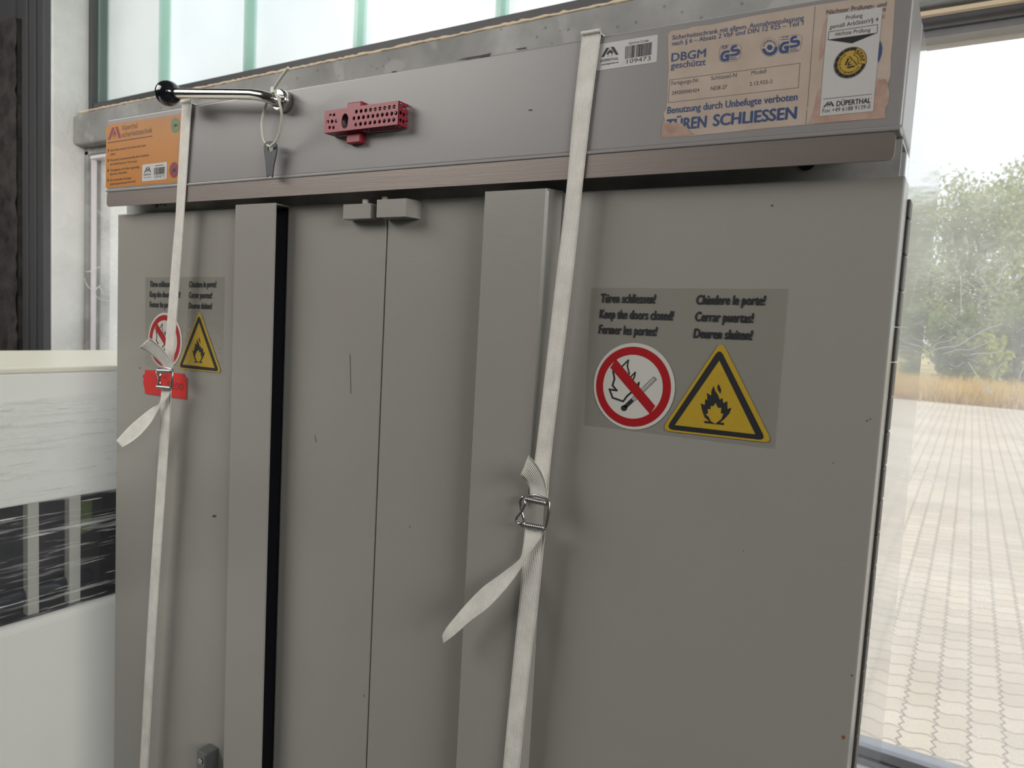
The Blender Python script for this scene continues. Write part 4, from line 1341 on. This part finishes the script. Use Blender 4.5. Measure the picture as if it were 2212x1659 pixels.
strap('white ribbed webbing strap beside the orange label, its buckle over the red paper tag', top, up, lo, tu, td, wires, bars, None)

# ================================================================== CABLE TIE AND KEY
tie = empty('cable_tie', bz((1800, 340), -0.03), 'white nylon cable tie looped around the chrome lever', 'cable tie')
def smooth(P, sub=6):
    P = [Vector(p) for p in P]; out = []
    for i in range(len(P) - 1):
        p0, p1, p2, p3 = P[max(i - 1, 0)], P[i], P[i + 1], P[min(i + 2, len(P) - 1)]
        for j in range(sub):
            t = j / sub
            out.append(0.5 * ((2 * p1) + (p2 - p0) * t + (2 * p0 - 5 * p1 + 4 * p2 - p3) * t * t + (3 * p1 - p0 - 3 * p2 + p3) * t ** 3))
    return out + [P[-1]]
loopp = [bz((1800, 345), -0.040), bz((1850, 440), -0.040), bz((1878, 560), -0.036), bz((1880, 660), -0.030), bz((1862, 770), -0.024), bz((1825, 850), -0.020), bz((1785, 890), -0.0185), bz((1765, 905), -0.0175),
         bz((1730, 880), -0.012), bz((1700, 830), -0.012), bz((1685, 720), -0.013), bz((1688, 640), -0.013), bz((1710, 540), -0.014), bz((1745, 450), -0.015), bz((1790, 380), -0.020), bz((1805, 335), -0.030)]
MB().tube(smooth(loopp), 0.0016, 8).build('band', 'tie', tie)
hp = Vector(bz((1803, 345), -0.041))
MB().box(hp.x - 0.0035, hp.x + 0.0035, hp.y - 0.003, hp.y + 0.003, hp.z - 0.004, hp.z + 0.004, 0.001).build('lock_head', 'tie', tie)
MB().tube(smooth([bz((1803, 345), -0.041), bz((1835, 280), -0.046), bz((1890, 200), -0.050), bz((1950, 120), -0.054)]), 0.0019, 8).build('tail', 'tie', tie)
YK = -0.0145
kp = [(1702, 900), (1715, 868), (1745, 852), (1790, 852), (1820, 872), (1832, 905), (1828, 960), (1800, 1100), (1785, 1215), (1775, 1200), (1745, 1195), (1735, 1210), (1728, 1190), (1718, 1060), (1704, 950)]
hole_ = arc_loop((1770, 925), 27, 31, 20)
pts1 = [at(*cB(p), YK) for p in kp]; pts2 = [at(*cB(p), YK) for p in hole_]
ky = MB().prism([[(p.x, p.z) for p in pts1], [(p.x, p.z) for p in pts2]], YK, YK + 0.0018).build('key', 'key')
tag(ky, 'flat dark metal key hanging from the cable tie', 'key')

# ================================================================== WRAPPED WHITE APPLIANCE LEFT
XA = -0.25
wa = empty('white_cabinet', (-0.55, 0.0, 0), 'white steel cabinet with dark open middle, wrapped in film, left of the grey cabinet', 'cabinet')
def za(py, px=0): return at_x(px, py, XA).z
zl = za(755); zl2 = za(797); zp = za(1100); zb = za(1355)
yA0, yA1 = -0.75, 0.62
MB().box(-0.70, XA + 0.003, yA0, yA1, zl2 - 0.010, zl2 + 0.002, 0.004, 3).build('lid', 'cream', wa, label='cream top plate')
MB().box(-0.70, XA, yA0, yA1, zp, zl2 - 0.0095, 0.004).build('upper_panel', 'white_lacquer', wa)
MB().box(-0.70, -0.318, yA0, yA1, zb - 0.02, zp + 0.001).build('inner_panel', 'inner', wa, label='dark interior')
for (pa, pb, X) in ((60, 85, XA - 0.012), (150, 175, XA - 0.012)):
    y0, y1 = at_x(pa, 1150, X).y, at_x(pb, 1150, X).y
    MB().box(X - 0.02, X, y0, y1, zb - 0.001, zp + 0.001, 0.002).build('post', 'ladder', wa, label='pale upright post')
MB().box(-0.70, XA - 0.001, 0.17, yA1, zb - 0.001, zp + 0.001, 0.002).build('end_panel', 'inner', wa, label='dark end panel')
p0, p1 = at_x(-150, 1348, XA - 0.035), at_x(192, 1243, XA - 0.035)
MB().tube([p0, p0.lerp(p1, .5), p1], 0.017, 20).build('tube', 'navy', wa, label='thick navy blue tube')
g = MB().box(-0.70, XA + 0.012, yA0, yA1, 0.0, zb, 0.016, 4)
g.build('lower_body', 'white_lacquer', wa)
MB().box(-0.32, -0.314, 0.125, 0.150, zb + 0.13, zp - 0.03).build('inner_fitting', 'green', wa)
MB().box(-0.319, XA - 0.003, yA0, 0.17, zb - 0.001, zb + 0.002).build('ledge_shade', 'inner', wa, label='dark plate added for the shade at the bottom of the opening')  # dark plate laid over the white ledge to paint its shade
# film
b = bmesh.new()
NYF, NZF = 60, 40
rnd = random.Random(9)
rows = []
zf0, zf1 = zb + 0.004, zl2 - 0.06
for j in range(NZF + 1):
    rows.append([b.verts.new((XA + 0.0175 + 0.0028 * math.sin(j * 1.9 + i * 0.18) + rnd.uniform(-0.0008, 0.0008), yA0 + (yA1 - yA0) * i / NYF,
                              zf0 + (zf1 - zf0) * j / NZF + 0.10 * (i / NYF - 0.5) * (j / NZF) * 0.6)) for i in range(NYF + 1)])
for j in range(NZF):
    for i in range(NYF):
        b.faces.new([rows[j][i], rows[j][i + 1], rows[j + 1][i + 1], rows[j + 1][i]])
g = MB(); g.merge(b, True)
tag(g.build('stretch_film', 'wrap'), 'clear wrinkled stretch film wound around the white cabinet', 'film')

# ================================================================== COBWEB THREADS ON THE RIGHT PANE
g = MB()
def web(pts, r=0.0006):
    g.tube(smooth([at(*cW(p), YG - 0.002) for p in pts], 3), r, 5)
rnd = random.Random(4)
web([(730, 1250), (790, 1340), (860, 1440)], 0.0008)
web([(860, 1440), (885, 1470), (912, 1480)], 0.0024)
web([(450, 1165), (560, 1140), (660, 1125), (740, 1075), (850, 1010), (985, 965)], 0.0010)
web([(530, 1195), (640, 1160), (740, 1160), (790, 1140), (880, 1105)], 0.0008)
web([(740, 1200), (800, 1185), (900, 1185), (985, 1172)], 0.0010)
web([(925, 690), (960, 640), (990, 560), (1025, 505)], 0.0007)
web([(675, 600), (677, 720), (676, 900)], 0.0006)
web([(460, 1150), (500, 1110), (580, 1095), (640, 1060)], 0.0006)
web([(1110, 1390), (1120, 1340), (1147, 1290)], 0.0008)
web([(905, 1390), (950, 1300), (1000, 1250)], 0.0006)
web([(830, 690), (850, 680), (868, 678)], 0.0016)
for k in range(46):
    x, y = rnd.uniform(420, 1147), rnd.uniform(560, 1400)
    a = rnd.uniform(-0.6, 0.9); L = rnd.uniform(20, 90)
    web([(x, y), (x + L * 0.5, y - L * 0.5 * a + rnd.uniform(-12, 12)), (x + L, y - L * a)], rnd.uniform(0.0003, 0.0006))
tag(g.build('cobweb', 'web_thread'), 'fine white cobweb threads on the dirty right window', 'cobweb', None, 'stuff')
g = MB()
cZ = Crop(150, 250, 3.25)
def web2(pts, r): g.tube(smooth([at(*cZ(p), 0.868) for p in pts], 3), r, 5)
web2([(100, 1095), (135, 1095), (180, 1075), (215, 1060)], 0.0015)
web2([(105, 1140), (130, 1200), (175, 1225), (215, 1190)], 0.0015)
web2([(180, 1225), (210, 1200), (240, 1260)], 0.0012)
web2([(180, 1260), (220, 1290), (280, 1300)], 0.0008)
web2([(195, 665), (250, 715), (300, 745)], 0.0007)
tag(g.build('cobweb', 'web_thread'), 'dusty cobweb on the left window frame', 'cobweb', None, 'stuff')
